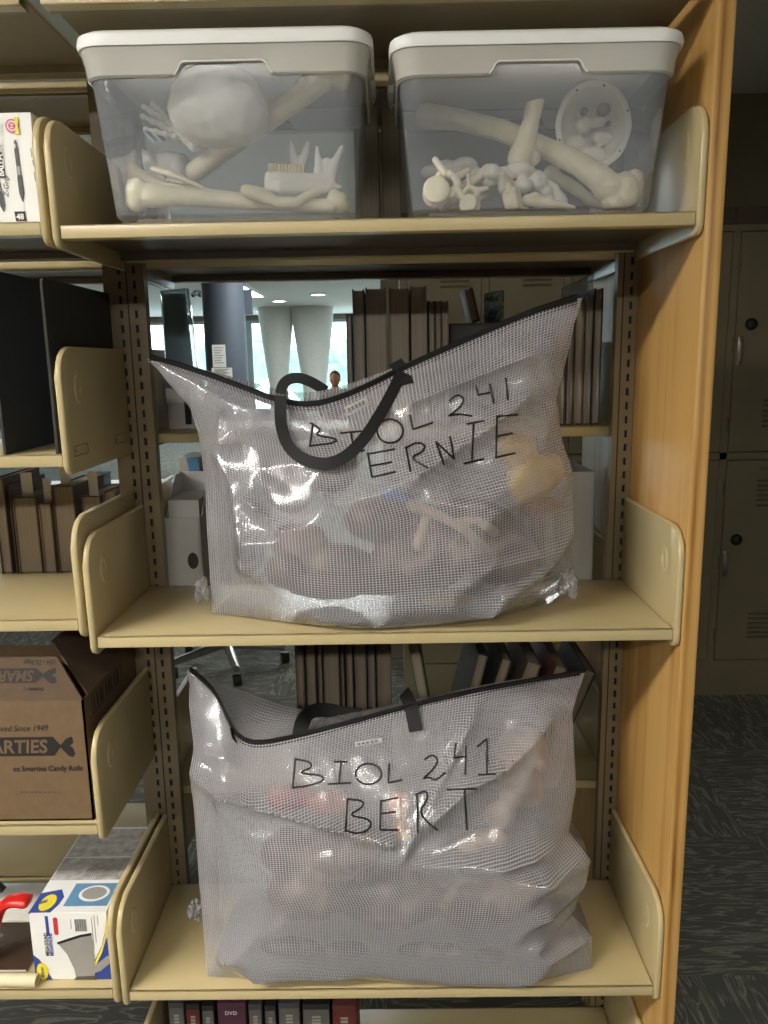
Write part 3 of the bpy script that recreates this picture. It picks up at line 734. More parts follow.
    Gt = [[a.lerp(c, k/8)+Vector((0, 0, -.004*math.sin(math.pi*k/8))) for a, c in zip(Tp, Rd)] for k in range(9)]
    me = grid_mesh('top_fold', Gt, W_, .06); me.transform(Matrix.Translation(off)); fm('top_fold', me, BAGM, t)
    # zipper
    b = NB(); pts = [p+off for p in Tp[::3]]; strip(b, pts, [(0, -.45, 1)]*len(pts), .0165, .004); z_ = fin('zipper', b, WEB, t)
    b = NB(); pts = [p+off+Vector((0, -.003, .0045)) for p in Tp[::3]]; tube(b, pts, .0013, 6); fin('zipper_piping', b, mat('zipper_coil', (52, 52, 54), .35), z_)
    def hit(px, py, lift):
        d = ray(px, py).normalized(); h = bvh.ray_cast(CAM, d)
        if h[0] is None: return None
        return h[0]-d*lift+off
    def dense(pl, st=2.0):
        o = []
        for (x0, y0), (x1, y1) in zip(pl, pl[1:]):
            m = max(1, int(math.hypot(x1-x0, y1-y0)/st)); o += [(x0+(x1-x0)*k/m, y0+(y1-y0)*k/m) for k in range(m)]
        return o+[pl[-1]]
    for wname, strk in strokes:
        b = NB()
        for pl in strk:
            if len(pl) >= 5 and pl[0] != (444, 464.6): pl = [tuple(q) for q in smooth_line([Vector(q) for q in pl], 2)]
            pts = [h for h in (hit(x, y, .0012) for x, y in dense(pl)) if h]
            if len(pts) > 1: tube(b, pts, .0016, 6)
        o = fin(wname, b, INK, t); o['label'] = 'hand written black marker lettering'
    return t, off, hit, dense, Tp, Rd
def circ(cx, cy, rx, ry, rot=0): return [(cx+rx*math.cos(R(a)), cy+ry*math.sin(R(a))) for a in range(-80, 290, 18)]
ERN = [('word_biol', [[(312.8, 423.5), (310, 445.3)], [(310, 423), (322, 429.5), (314, 435), (335, 438), (337, 442.5), (309, 446)],
        [(340, 433), (362, 431)], [(351, 432), (354, 452)], [(345, 455), (365, 450)], circ(390, 431, 13, 12), [(409.4, 414.7), (412.9, 429.4), (433.3, 422.4)]]),
       ('number_241', [[(449, 401), (457, 394), (464, 398), (462, 405), (452.6, 413.6), (447, 416.4), (458, 413.6), (472, 416)], [(476, 386), (478, 395), (491, 392)], [(489.5, 383.7), (493.8, 403.8)], [(505.7, 377.7), (507.8, 399.5)]]),
       ('word_ernie', [[(368, 454), (372, 477)], [(367, 454), (395, 449)], [(370, 466), (392, 462)], [(372, 477), (396, 471.6)], [(405.9, 447), (410.4, 471.6)], [(405, 448), (417.5, 441.7), (425.5, 445), (422.7, 452), (409.4, 457.6), (428, 468)],
        [(444, 464.6), (436, 441.7), (454.4, 459.3), (450, 436.5)], [(466.7, 424), (484, 420.6)], [(473.7, 422), (472, 461)], [(464, 463.5), (484, 459)], [(496.6, 416.4), (517.7, 414.7)], [(497, 416), (496, 457.6)], [(497, 436.5), (512.4, 433)], [(495, 457.6), (515, 453)]])]
BER = [('word_biol', [[(295.4, 758), (292.4, 787.7)], [(295, 759), (310, 761.7), (312, 768), (297, 772.8), (323, 775.4), (323, 781.4), (308, 785.8), (292, 788)], [(333.6, 761.7), (347.4, 761.7)], [(341, 762.4), (338.8, 782.9)], [(327.7, 784), (351, 782.9)],
        circ(368.5, 774, 13, 10.4), [(389.3, 763.5), (388.2, 782.8), (402.3, 780)]]),
       ('number_241', [[(424.5, 759.8), (432, 754), (438.6, 759.8), (433.8, 769), (421.5, 780), (428, 776.5), (435.6, 781), (445, 772.8)], [(456, 743), (454, 758), (467, 756)], [(466, 745), (465.3, 774.7)], [(477, 747), (486.8, 738.7), (486.8, 774)], [(478, 774.7), (495.7, 774)]]),
       ('word_bert', [[(347.4, 798.8), (345.5, 832)], [(347, 799), (364, 800.7), (362, 808), (347.4, 815.5), (371.5, 819), (369.6, 830), (356.6, 834), (344.8, 830)], [(381, 800), (380, 830)], [(381, 801), (398, 797.7)], [(381, 813.6), (396, 811.7)], [(380, 830), (398, 830)],
        [(417, 793), (418, 833)], [(415, 795), (426.4, 790), (428, 798.8), (419, 811.7), (428, 823), (437.5, 830)], [(446.8, 789.5), (477, 788.7)], [(464.6, 789.5), (467, 830)]])]
SHP = 6.0
E1 = [([(561, 353), (540, 350), (480, 375), (410, 403)], .012, 9), ([(525, 395), (470, 435), (420, 465), (372, 500), (335, 516)], .016, 12), ([(215, 450), (236, 478), (246, 530), (250, 560)], .012, 8), ([(226, 410), (222, 442), (240, 440)], .010, 6),
      ([(255, 495), (285, 520), (312, 536)], .014, 8), ([(325, 485), (336, 512)], .010, 6), ([(482, 615), (500, 590), (545, 560), (575, 530)], .014, 10), ([(245, 555), (290, 590), (330, 615)], .008, 9), ([(560, 400), (540, 440), (505, 480), (440, 520)], .008, 14),
      ([(250, 535), (330, 530), (420, 535), (570, 470)], .010, 16), ([(160, 365), (230, 400), (330, 430)], .006, 10), ([(300, 560), (420, 575), (560, 545)], .010, 14)]
eb, off1, hit1, dense1, T1, R1 = bag('clear mesh vinyl bag marked BIOL 241 ERNIE with peaked right end', ZB, None,
    [(212, 613, .05), (210, 575, .08), (207, 530, .10), (205, 480, .12), (199, 435, .13), (190, 407, .14), (170, 385, .15), (150, 359, .16)],
    [(548, 604, .07), (574, 585, .10), (573, 520, .11), (572, 470, .12), (562, 440, .13), (556, 400, .14), (567, 355, .15), (580, 298, .16)],
    [(212, 613), (260, 619), (320, 626), (370, 629), (430, 626), (470, 621), (510, 611), (548, 604)],
    [(150, 359, .16), (200, 373, .15), (255, 394, .13), (276, 402, .12), (310, 408, .11), (340, 400, .11), (370, 387, .12), (405, 369, .13), (480, 336, .145), (530, 314, .15), (580, 298, .16)],
    [(150, 359, .16), (200, 368, .19), (255, 383, .20), (290, 393, .19), (330, 391, .18), (405, 364, .17), (480, 331, .165), (530, 310, .165), (580, 298, .16)],
    .055, E1, .235, ERN, 1)
E2 = [([(193, 772), (260, 790), (330, 805), (392, 820)], .016, 9), ([(479, 698), (440, 765), (400, 838)], .009, 5), ([(548, 715), (505, 755), (460, 775), (428, 802)], .014, 12), ([(588, 852), (520, 862), (420, 880), (320, 905), (225, 945)], .024, 12),
      ([(590, 880), (500, 905), (420, 925), (260, 965)], .020, 11), ([(575, 830), (480, 845), (330, 845)], .018, 12), ([(590, 935), (545, 945), (520, 970)], .016, 10), ([(565, 910), (530, 930), (515, 965)], .012, 9), ([(222, 780), (224, 880), (226, 965)], .006, 6),
      ([(200, 750), (270, 745), (330, 735)], .008, 8), ([(460, 940), (400, 960)], .008, 6)]
bb, off2, hit2, dense2, T2, R2 = bag('clear mesh vinyl bag marked BIOL 241 BERT with sagging open left end', ZC, None,
    [(207, 976, .04), (204, 930, .06), (199, 880, .07), (194, 810, .08), (190, 772, .09), (194, 748, .11), (189, 705, .14), (190, 670, .16)],
    [(592, 968, .06), (591, 935, .065), (572, 915, .075), (585, 880, .08), (590, 858, .085), (568, 830, .10), (576, 790, .12), (572, 712, .15), (583, 673, .17)],
    [(207, 976), (300, 979), (360, 978), (420, 982), (470, 986), (520, 986), (560, 976), (592, 968)],
    [(190, 670, .16), (214, 690, .14), (226, 715, .115), (236, 737, .10), (255, 746, .095), (300, 737, .10), (350, 724, .11), (405, 708, .12), (480, 691, .14), (530, 682, .155), (583, 673, .17)],
    [(190, 670, .16), (240, 690, .21), (300, 711, .22), (350, 713, .21), (405, 702, .19), (480, 685, .18), (530, 677, .175), (583, 673, .17)],
    .05, E2, .235, BER, 2)
def strap(name, parent, pts, w, th=.0022, label=None):
    b = NB(); pts = smooth_line([Vector(p) for p in pts], 2); dirs = []
    for i, p in enumerate(pts):
        t_ = (pts[min(i+1, len(pts)-1)]-pts[max(i-1, 0)]).normalized(); n_ = _F
        d = t_.cross(n_); dirs.append(d if d.length > .05 else Vector((1, 0, 0)))
    strip(b, pts, dirs, w, th); return fin(name, b, WEB, parent)
def H(hit, px, py, lift, off, yfall):
    h = hit(px, py, lift); return h if h else P(px, py, yfall)+off
strap('front_handle', eb, [H(hit1, x, y, l, off1, .10) for x, y, l in ((281, 396, .006), (280, 412, .010), (282, 432, .014), (290, 450, .018), (306, 461, .020), (328, 465, .020), (348, 456, .018), (365, 438, .016), (380, 415, .012), (392, 393, .008), (402, 372, .006))], .0185)
strap('rear_handle', eb, [P(x, y, z)+off1 for x, y, z in ((283, 404, .175), (280, 390, .18), (286, 380, .185), (298, 377, .185), (312, 382, .185), (326, 391, .19))], .018)
b = NB(); q = P(402, 372, .10)+off1
b = NB(); strip(b, [P(395, 362, .15)+off1, P(402, 370, .135)+off1, H(hit1, 406, 384, .005, off1, .1)], [(1, 0, .2)]*3, .024, .002); fin('handle_anchor', b, WEB, eb)
# rear strap end and front stubs on the lower bag
strap('rear_handle', bb, [P(x, y, z)+off2 for x, y, z in ((299, 738, .10), (302, 722, .12), (309, 712, .16), (322, 709, .19), (345, 714, .20), (362, 716, .20))], .026)
strap('front_handle', bb, [P(404, 692, .17)+off2, P(407, 697, .15)+off2, P(411, 706, .115)+off2, H(hit2, 413, 716, .006, off2, .1), H(hit2, 416, 731, .005, off2, .1)], .0235)
def sew_tag(parent, hit, off, x0, y0, x1, y1, h):
    a, c = hit(x0, y0, .002), hit(x1, y1, .002); d = (c-a).normalized(); b = NB()
    strip(b, [a, a.lerp(c, .5), c], [(0, -.25, 1)]*3, h, .0008); o = fin('sewn_label', b, PAPER, parent); o['label'] = 'small white printed label'
    b = NB()
    for k in range(5):
        f = .1+.8*k/5; p0 = a.lerp(c, f); p1 = a.lerp(c, f+.1); strip(b, [p0+Vector((0, -.0012, .001)), p1+Vector((0, -.0012, .001))], [(0, -.25, 1)]*2, h*.45, .0006)
    fin('label_print', b, GREYP, o)
sew_tag(eb, hit1, off1, 346, 412, 368, 401, .015); sew_tag(bb, hit2, off2, 355, 745, 382, 740, .010)
# zipper puller, crumpled corners
b = NB(); c = T2[int(len(T2)*.17)]+off2; tube(b, [c+Vector((0, -.006, .003)), c+Vector((.004, -.012, -.012)), c+Vector((.012, -.012, -.024))], [.005, .0045, .003], 8, flat=.5); fin('zipper_puller', b, BLACK, bb)
def crumple(parent, off, px, py, y, r, sd, zmin):
    b = NB(); o = P(px, py, y); bmesh.ops.create_icosphere(b, subdivisions=4, radius=1)
    sv = Vector((sd*3.1, 0, 0))
    for v in b.verts:
        q = v.co.copy(); d = r*(.8+.55*noise.noise(q*1.1+sv)+.22*(1-2.2*abs(noise.noise(q*2.6+sv))))
        v.co = Vector((q.x*d*.75, q.y*d*1.2, q.z*d*1.3))+o; v.co.z = max(zmin+.0015, v.co.z); v.co += off
    m = MATS.get('crumpled_clear_vinyl') or plastic_film('crumpled_clear_vinyl', (236, 236, 242), .34, .12, .4, 1.6)
    fin('crumpled_corner', b, m, parent, angle=30)
crumple(eb, off1, 203, 590, .11, .017, 1, ZB); crumple(eb, off1, 568, 584, .09, .018, 5, ZB); crumple(bb, off2, 196, 910, .11, .017, 9, ZC)

# ------------------------------------------------------------------ anatomical model pieces inside the bags
GB1, GB2 = 'model pieces inside the ERNIE bag', 'model pieces inside the BERT bag'
MUSC = mottled('muscle_paint', [(46, 32, 30), (86, 60, 54), (128, 100, 88), (176, 154, 132)], 16)
FLESH = mottled('flesh_paint', [(158, 132, 112), (184, 160, 138), (200, 184, 162)], 18)
LIVER = mottled('liver_paint', [(62, 30, 26), (86, 44, 36), (110, 60, 46)], 12)
YELM = mottled('fat_yellow_paint', [(206, 160, 52), (232, 196, 84), (220, 180, 110)], 16)
REDM = mottled('red_muscle_paint', [(140, 70, 62), (170, 104, 92), (190, 140, 126)], 22)
BLUEM = mottled('vein_blue_paint', [(60, 96, 168), (96, 136, 196)], 22)
LUNG = mottled('grey_lilac_paint', [(44, 36, 36), (92, 80, 80), (146, 132, 128)], 24)
ORNG = mottled('orange_paint', [(206, 122, 40), (226, 152, 66)], 20)
def piece(name, label, cat, parts, m, loc, grp, vox=.004, amp=.003, ns=28):
    b = NB()
    for q in parts: e(b, *q, sub=3)
    return place_mesh(name, organic(b, vox, 4, amp, ns), m, P(*loc), label, cat, grp)
piece('torso_model', 'large pink muscled torso model lying in the middle of the ERNIE bag', 'anatomical model',
      [(330, 570, .165, .085, .04, .050), (420, 560, .17, .09, .045, .055), (500, 555, .17, .07, .04, .055), (380, 520, .17, .07, .04, .04), (470, 520, .17, .08, .04, .04), (300, 545, .165, .05, .035, .04)], MUSC, (400, 560, .17), GB1, .005, .006, 22)
piece('liver_model', 'dark brown liver model low at the left front of the ERNIE bag', 'anatomical model',
      [(330, 585, .10, .075, .022, .026), (380, 583, .10, .06, .022, .022), (285, 570, .10, .035, .02, .03)], LIVER, (340, 585, .10), GB1)
piece('arm_model', 'yellow and red shoulder model at the right of the ERNIE bag', 'anatomical model',
      [(530, 480, .15, .040, .03, .05), (515, 450, .15, .035, .03, .03), (552, 470, .15, .02, .025, .03)], YELM, (530, 480, .15), GB1)
piece('muscle_model', 'red muscle block below the yellow shoulder model in the ERNIE bag', 'anatomical model',
      [(548, 505, .115, .024, .02, .014), (530, 510, .115, .024, .02, .014)], REDM, (540, 506, .115), GB1)
piece('vein_model', 'small blue vein model near the middle of the ERNIE bag', 'anatomical model', [(392, 494, .115, .02, .014, .013), (405, 498, .115, .016, .012, .011)], BLUEM, (395, 495, .115), GB1)
piece('ball_joint', 'white ball model behind the letter O of the ERNIE bag', 'anatomical model', [(390, 434, .125, .024, .018, .019)], BONEW, (390, 434, .125), GB1, .003, .0006)
piece('lung_model', 'lilac grey lung model standing at the upper left in the ERNIE bag', 'anatomical model',
      [(290, 480, .17, .05, .035, .06), (330, 465, .17, .05, .035, .05), (265, 455, .175, .03, .03, .05)], LUNG, (295, 480, .17), GB1, .005, .003, 20)
b = NB(); chain(b, [(412, 505, .10), (440, 516, .097), (465, 530, .097), (482, 548, .10)], [.011, .0085, .0085, .011]); chain(b, [(425, 520, .10), (418, 545, .10)], [.008, .010]); chain(b, [(455, 522, .095), (478, 520, .095), (494, 532, .095)], [.007, .0065, .009])
place_mesh('hand_model', organic(b, .0024, 3, .0008), FLESH, P(440, 520, .10), 'cream fingered bone model in the middle of the ERNIE bag', 'anatomical model', GB1)
b = NB(); e(b, 545, 575, .115, .028, .02, .014); e(b, 515, 590, .10, .035, .02, .012); e(b, 450, 600, .09, .05, .02, .010)
place_mesh('stomach_model', organic(b, .003, 3, .002), FLESH, P(500, 590, .10), 'pale pink stomach model low at the right of the ERNIE bag', 'anatomical model', GB1)
# lower bag
piece('torso_model', 'large dim muscled torso model filling the bottom of the BERT bag', 'anatomical model',
      [(305, 892, .125, .075, .045, .055), (390, 898, .125, .10, .05, .058), (480, 902, .13, .08, .045, .05), (525, 890, .14, .035, .03, .04), (340, 848, .14, .08, .045, .04), (285, 852, .14, .045, .04, .045)], MUSC, (400, 890, .125), GB2, .005, .006, 22)
piece('lung_model', 'long dark lung model low across the front of the BERT bag', 'anatomical model', [(290, 946, .058, .055, .018, .014), (345, 950, .055, .045, .018, .014), (430, 950, .055, .06, .018, .013), (490, 955, .06, .03, .016, .011)], LUNG, (390, 950, .056), GB2)
# head with ear and face
th_ = thing('head_model', 'pale life size head model turned sideways at the right of the BERT bag', 'anatomical model', P(522, 757, .160), GB2)
b = NB(); O = P(522, 757, .160)
ell(b, O+Vector((0, 0, .012)), (.048, .034, .046), sub=3); ell(b, O+Vector((-.012, -.006, -.02)), (.038, .028, .042), sub=3); ell(b, O+Vector((-.03, -.03, -.006)), (.010, .014, .014), sub=2); ell(b, O+Vector((-.022, -.03, -.034)), (.02, .012, .006), sub=2); ell(b, O+Vector((-.016, -.028, -.05)), (.016, .012, .012), sub=2)
ell(b, O+Vector((-.038, -.022, .010)), (.014, .012, .006), sub=2); ell(b, O+Vector((-.012, -.034, .012)), (.012, .008, .005), sub=2)
ell(b, O+Vector((.030, -.034, -.004)), (.010, .008, .017), sub=2)
tube(b, [O+Vector((.006, 0, -.03)), O+Vector((.010, .002, -.085))], [.028, .03], 12)
me = organic(b, .0028, 2); me.transform(Matrix.Translation(-O)); fm('head', me, FLESH, th_)
piece('foot_model', 'pale foot model below the letter T of the BERT bag', 'anatomical model', [(500, 815, .125, .03, .02, .026), (488, 838, .12, .036, .02, .016), (468, 846, .12, .022, .018, .012), (510, 798, .13, .02, .018, .02)], FLESH, (495, 825, .125), GB2, .0035, .001)
piece('kidney_model', 'orange kidney model behind the letter E of the BERT bag', 'anatomical model', [(398, 805, .115, .022, .016, .026), (402, 826, .115, .018, .014, .018)], ORNG, (398, 810, .115), GB2)
piece('fat_piece', 'small bright yellow model piece under the letter R of the BERT bag', 'anatomical model', [(405, 836, .10, .010, .008, .006)], YELM, (405, 836, .10), GB2, .002, .0006)
piece('muscle_model', 'pink muscle model at the left of the BERT bag', 'anatomical model', [(290, 796, .15, .045, .025, .026), (330, 803, .14, .04, .025, .022)], REDM, (300, 815, .15), GB2)

# ------------------------------------------------------------------ left bay goods
# pen box
px1 = P(43, 222, .012).x-.003; pz0 = 1.7563; pz1 = P(36, 112, .012).z; bw = .16; PB = Vector((px1-bw/2, .055, pz0))
t = thing('pen_box', 'white carton of ballpoint pens on the top left shelf', 'box', PB)
b = NB(); bx(b, -bw/2, bw/2, -.043, .043, 0, pz1-pz0, .001); fin('carton', b, WHITEP, t, False)
yf = -.0436
def pxz(px, py, o=PB, y=.0114): w = P(px, py, y); return w.x-o.x, w.z-o.z
def flat(name, poly, m, par, y=yf, th=.0004):
    b = NB(); prism(b, poly, 'y', y-th, y); return fin(name, b, m, par, False)
def disc(cx, cz, r, n=24, rz=None): return [(cx+r*math.cos(2*math.pi*k/n), cz+(rz or r)*math.sin(2*math.pi*k/n)) for k in range(n)]
x, z = pxz(12, 126); logo = flat('round_logo', disc(x, z, .0095), PINK, t); flat('logo_ring', disc(x, z, .0068), WHITEP, logo, yf-.0004); flat('logo_centre', disc(x, z, .0052), PINK, logo, yf-.0008)
text('Z', .008, WHITEP, logo, 'logo_letter', face_front(x-.0025, yf-.0013, z-.003, 0))
xa, za = pxz(15, 118); xb, zb = pxz(19, 134)
flat('logo_ribbon', [(xa-.002, za+.001), (xa+.004, za+.001), (xa+.005, za-.004), (xa+.003, za-.009), (xb+.0005, zb+.006), (xb+.002, zb), (xb-.005, zb-.001), (xb-.004, zb+.003), (xb-.003, zb+.008), (xa, za-.006)], YEL, t, yf-.0010)
def pen(par, x0, z0, x1, z1):
    a, c = Vector((x0, z0)), Vector((x1, z1)); d = (c-a); L = d.length; d /= L; n_ = Vector((-d.y, d.x))
    def pt(f, w): q = a+d*L*f+n_*w; return (q.x, q.y)
    pr = [(0, .0012), (.03, .0012), (.035, .002), (.10, .0022), (.14, .0028), (.40, .0028), (.58, .0030), (.60, .0036), (.86, .0036), (.96, .0014), (1, .0004)]
    o = flat('printed_pen', [pt(f, w) for f, w in pr]+[pt(f, -w) for f, w in reversed(pr)], mat('pen_print', (48, 46, 48), .4), par)
    flat('pen_barrel_band', [pt(.42, .0018), pt(.56, .0018), pt(.56, -.0018), pt(.42, -.0018)], GREYP, o, yf-.0004); flat('pen_clip', [pt(.06, -.0005), pt(.13, -.0005), pt(.13, -.0018), pt(.06, -.0018)], WHITEP, o, yf-.0004)
pen(t, *pxz(15, 140), *pxz(23, 202)); pen(t, *pxz(-5, 165), *pxz(4, 212))
x0, z0 = pxz(-2, 144); x1, z1 = pxz(6, 178)
bl = flat('black_title_bar', [(x0-.004, z1), (x1, z1), (x1-.002, z0), (x0-.006, z0)], INK, t)
text('BALLPOINT PEN', .0125, WHITEP, bl, 'title_text', face_front(x1-.0022, yf-.0006, z1+.002, 86), 'LEFT', 0, .0001, .0003, .78)
x, z = pxz(7, 196); text('Z-Grip', .010, INK, t, 'script_text', face_front(x+.002, yf-.0003, z-.002, 84), 'LEFT', .3, .0001)
x, z = pxz(21, 217); cb = flat('count_square', [(x-.0075, z-.0055), (x+.0075, z-.0055), (x+.0065, z+.0075), (x-.0085, z+.0075)], INK, t)
text('48', .0105, WHITEP, cb, 'count_number', face_front(x-.006, yf-.0006, z-.003, 0), 'LEFT', 0, .0001, .0003)
for px, py, L in ((31, 148, .012), (33, 160, .008), (34.5, 172, .012), (38.5, 198, .026)):
    x, z = pxz(px, py); flat('fine_print', [(x-.0006, z-L), (x+.0006, z-L), (x+.0002, z), (x-.001, z)], GREYP, t)

# two black sheets
for nm, lb, x, zt, y0 in (('black_sheet', 'tall black sheet standing farther left on the left shelf', -.562, P(0, 268, .004).z, .004), ('black_sheet', 'tall black sheet standing against the shelf end bracket', -.4835, P(52, 277, .004).z, .004)):
    t = thing(nm, lb, 'black sheet', (x, .14, 1.4260), 'black sheets on the left shelf')
    b = NB(); hh = zt-1.426; prism(b, rrect(y0-.14, .139, 0, hh, .008, 4, (1, 1, 0, 0)), 'x', -.0022, .0022, .0006); fin('plate', b, BLACKB, t, False)
    b = NB(); bx(b, -.055 if x > -.5 else -.05, -.0015, .02, .13, 0, .0022, .0006); fin('foot_tongue', b, BLACKB, t, False)
# old books on the reverse shelf of the left bay
BC = [(112, 94, 74), (92, 74, 60), (126, 108, 86), (84, 72, 62), (104, 84, 70), (130, 114, 92)]
def book(label, cat, x, y, z, w, d, h, cover, pg, group, lean=0.0, slip=None, name='book', slipcol=None):
    """fore-edge towards the aisle (-y), spine at the back"""
    t = thing(name, label, cat, (x, y, z), group); c = .0022 if w > .012 else .0012
    b = NB()
    prism(b, [(-w/2, 0), (w/2, 0), (w/2, d-.003), (w/2-.003, d), (-w/2+.003, d), (-w/2, d-.003)], 'z', 0, .0001)
    b.free(); b = NB()
    bx(b, -w/2, -w/2+c, 0, d, 0, h, .0006); bx(b, w/2-c, w/2, 0, d, 0, h, .0006)
    prism(b, [(-w/2, d-.004), (w/2, d-.004), (w/2-.002, d+.001), (0, d+.003), (-w/2+.002, d+.001)], 'z', 0, h)
    fin('cover', b, cover, t, False)
    b = NB(); n = 6
    prism(b, [(-w/2+c, .004)]+[(-w/2+c+(w-2*c)*k/n, .004+.002*math.sin(math.pi*k/n)) for k in range(1, n)]+[(w/2-c, .004), (w/2-c, d-.003), (-w/2+c, d-.003)], 'z', .003, h-.003)
    fin('page_block', b, pg, t, False)
    if slip:
        b = NB(); bx(b, -slip/2, slip/2, d*.12, d*.12+.0006, h-.06, h+.045); fin('paper_slip', b, PAPER, t, False)
    if lean: t.rotation_euler.y = lean
    return t
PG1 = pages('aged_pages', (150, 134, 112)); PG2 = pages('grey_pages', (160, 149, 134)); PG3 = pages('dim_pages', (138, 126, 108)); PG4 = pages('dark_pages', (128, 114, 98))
LB_Z = 1.1558
rows = [(0, 12, 478, 3, 0, 'thick dark edged old book at the far left'), (15, 17, 485, 1, 0, 'slim dark book behind the first thick one'), (18, 42, 497, 0, .022, 'thick tan old book with one slip'), (43, 56, 503, 2, .014, 'narrow brown old book between two thicker ones'), (58, 80, 486, 1, .020, 'tallest thick old book with a white slip'), (86, 106, 496, 4, .018, 'old book with a slip near the upright'), (108, 121, 492, 5, 0, 'narrow old book against the upright')]
for a, c, top, ci, sl, lb in rows:
    y = .33 if c > 100 else .325
    w0 = P(a, 560, y).x; w1 = P(c, 560, y).x; zt = P((a+c)/2, top, y).z
    book(lb + ' in the left row', 'book', (w0+w1)/2, y, LB_Z, w1-w0-.002, .16, zt-LB_Z, mat('old_cover_%d' % ci, BC[ci], .7), PG1, 'old books in the left bay', 0, sl or None)

# candy carton
cz = .8190; cxr = -.4835; czt = P(90, 700, .012).z; cw = .40; cd_ = .255; CO = Vector((cxr-cw/2, .012+cd_/2, cz)); hh = czt-cz; th = .003
t = thing('candy_carton', 'open brown candy carton with a raised front flap on the left shelf', 'cardboard box', CO)
b = NB(); bx(b, -cw/2, cw/2, -cd_/2, -cd_/2+th, 0, hh); bx(b, -cw/2, cw/2, cd_/2-th, cd_/2, 0, hh); bx(b, -cw/2, -cw/2+th, -cd_/2, cd_/2, 0, hh); bx(b, cw/2-th, cw/2, -cd_/2, cd_/2, 0, hh); bx(b, -cw/2, cw/2, -cd_/2, cd_/2, 0, th)
fin('carton_body', b, KRAFT, t, False)
def cz_(px, py, y=.0116): w = P(px, py, y); return w.x-CO.x, w.z-CO.z
yk = -cd_/2-.0002
# front flap: folded up and leaning a little back
fy0 = -cd_/2+.001; lean = .022; fx1, fz1 = cz_(55, 658, .03); 
b = NB()
V = [(-cw/2, fy0, hh), (cw/2-.001, fy0, hh), (fx1+.004, fy0+lean*.9, fz1-.004), (fx1, fy0+lean, fz1), (-cw/2+.05, fy0+lean, fz1)]
A = [b.verts.new(v) for v in V]; B_ = [b.verts.new((v[0], v[1]+th, v[2])) for v in V]
b.faces.new(A); b.faces.new(list(reversed(B_)))
for i in range(5): b.faces.new((A[(i+1) % 5], A[i], B_[i], B_[(i+1) % 5]))
ff = fin('front_flap', b, KRAFTD, t, False)
b = NB(); V = [(cw/2-.002, -cd_/2+.02, hh), (cw/2-.002, cd_/2, hh), (cw/2-.075, cd_/2-.01, hh+.075), (cw/2-.075, -cd_/2+.07, hh+.075)]
A = [b.verts.new(v) for v in V]; B_ = [b.verts.new((v[0]+th, v[1], v[2]+.001)) for v in V]
b.faces.new(A); b.faces.new(list(reversed(B_)))
for i in range(4): b.faces.new((A[(i+1) % 4], A[i], B_[i], B_[(i+1) % 4]))
fin('side_flap', b, KRAFTD, t, False)
def candy_bar(x1, zc, h, L):   # wrapped-candy emblem: bar with a flared twist at its right end
    return [(x1-L, zc-h/2), (x1-.033, zc-h/2), (x1-.022, zc-.002), (x1-.010, zc-h*.52), (x1-.003, zc-h*.60), (x1+.001, zc-h*.42), (x1-.002, zc-h*.1), (x1-.008, zc), (x1-.001, zc+h*.15), (x1-.001, zc+h*.42), (x1-.003, zc+h*.5), (x1-.012, zc+h*.38), (x1-.022, zc+.002), (x1-.033, zc+h/2), (x1-L, zc+h/2)]
x1_, zc_ = cz_(74, 746); em = flat('candy_emblem', candy_bar(x1_, zc_, .033, .24), PRINTK, t, yk, .0003)
xr, _ = cz_(47, 746); text('SMARTIES', .0315, KRAFT, em, 'brand_word', face_front(xr, yk-.0006, zc_-.0105), 'RIGHT', .12, .0001, .0007, .95)
xr, zr = cz_(48, 731); text('Loved Since 1949', .0155, PRINTK, t, 'since_text', face_front(xr, yk-.0003, zr), 'RIGHT', .25, .0001, 0, .82)
xr, zr = cz_(83, 770.5); text('oz Smarties Candy Rolls', .0132, PRINTK, t, 'product_text', face_front(xr, yk-.0003, zr), 'RIGHT', 0, .0001, .0003, .88)
for k in range(9):
    x0, z0 = cz_(20+4.7*k, 793); flat('faint_print', [(x0, z0), (x0+.0055, z0), (x0+.0055, z0+.0022), (x0, z0+.0022)], KRAFTD, t, yk, .0002)
tilt = math.degrees(math.atan2(lean, fz1-hh))
FM = Matrix.Translation((0, fy0-.0004, hh)) @ Matrix.Rotation(-R(tilt), 4, 'X')     # flap plane
fl = (fz1-hh)/math.cos(R(tilt)); xf, _ = cz_(55, 677, .02)
b = NB(); prism(b, candy_bar(xf, fl*.58, .023, .24), 'y', -.0003, 0); 
for v in b.verts: v.co = FM @ v.co
em2 = fin('flap_emblem', b, PRINTK, ff, False)
FT = FM @ Matrix.Rotation(R(90), 4, 'X') @ Matrix.Rotation(R(180), 4, 'Z')
text('SMARTIES', .024, KRAFTD, em2, 'flap_word', FT @ Matrix.Translation((-(xf-.036), -fl*.58-.0075, .0006)), 'LEFT', .12, .0001, .0006, .95)
text('154 - 72 Bags', .0105, PRINTK, ff, 'flap_count', FT @ Matrix.Translation((-(xf-.002), -fl*.90-.002, .0003)), 'LEFT', 0, .0001, .0003, .9)
text('Yummy C', .0085, PRINTK, ff, 'flap_note', FT @ Matrix.Translation((-(xf-.018), -fl*.24-.004, .0003)), 'LEFT', .25)
b = NB(); X_ = cw/2+.0003
for k in range(9): bx(b, X_-.0002, X_, -.085+.0135*k, -.085+.0135*k+.004+.003*(k % 3), hh-.036, hh-.012)
for (y0, y1, z0_, z1_) in ((-.095, .05, hh-.040, hh-.0385), (-.095, .05, hh-.009, hh-.0075), (-.095, -.0935, hh-.040, hh-.008), (.0485, .05, hh-.040, hh-.008)): bx(b, X_-.0002, X_, y0, y1, z0_, z1_)
fin('side_barcode', b, PRINTK, t, False)

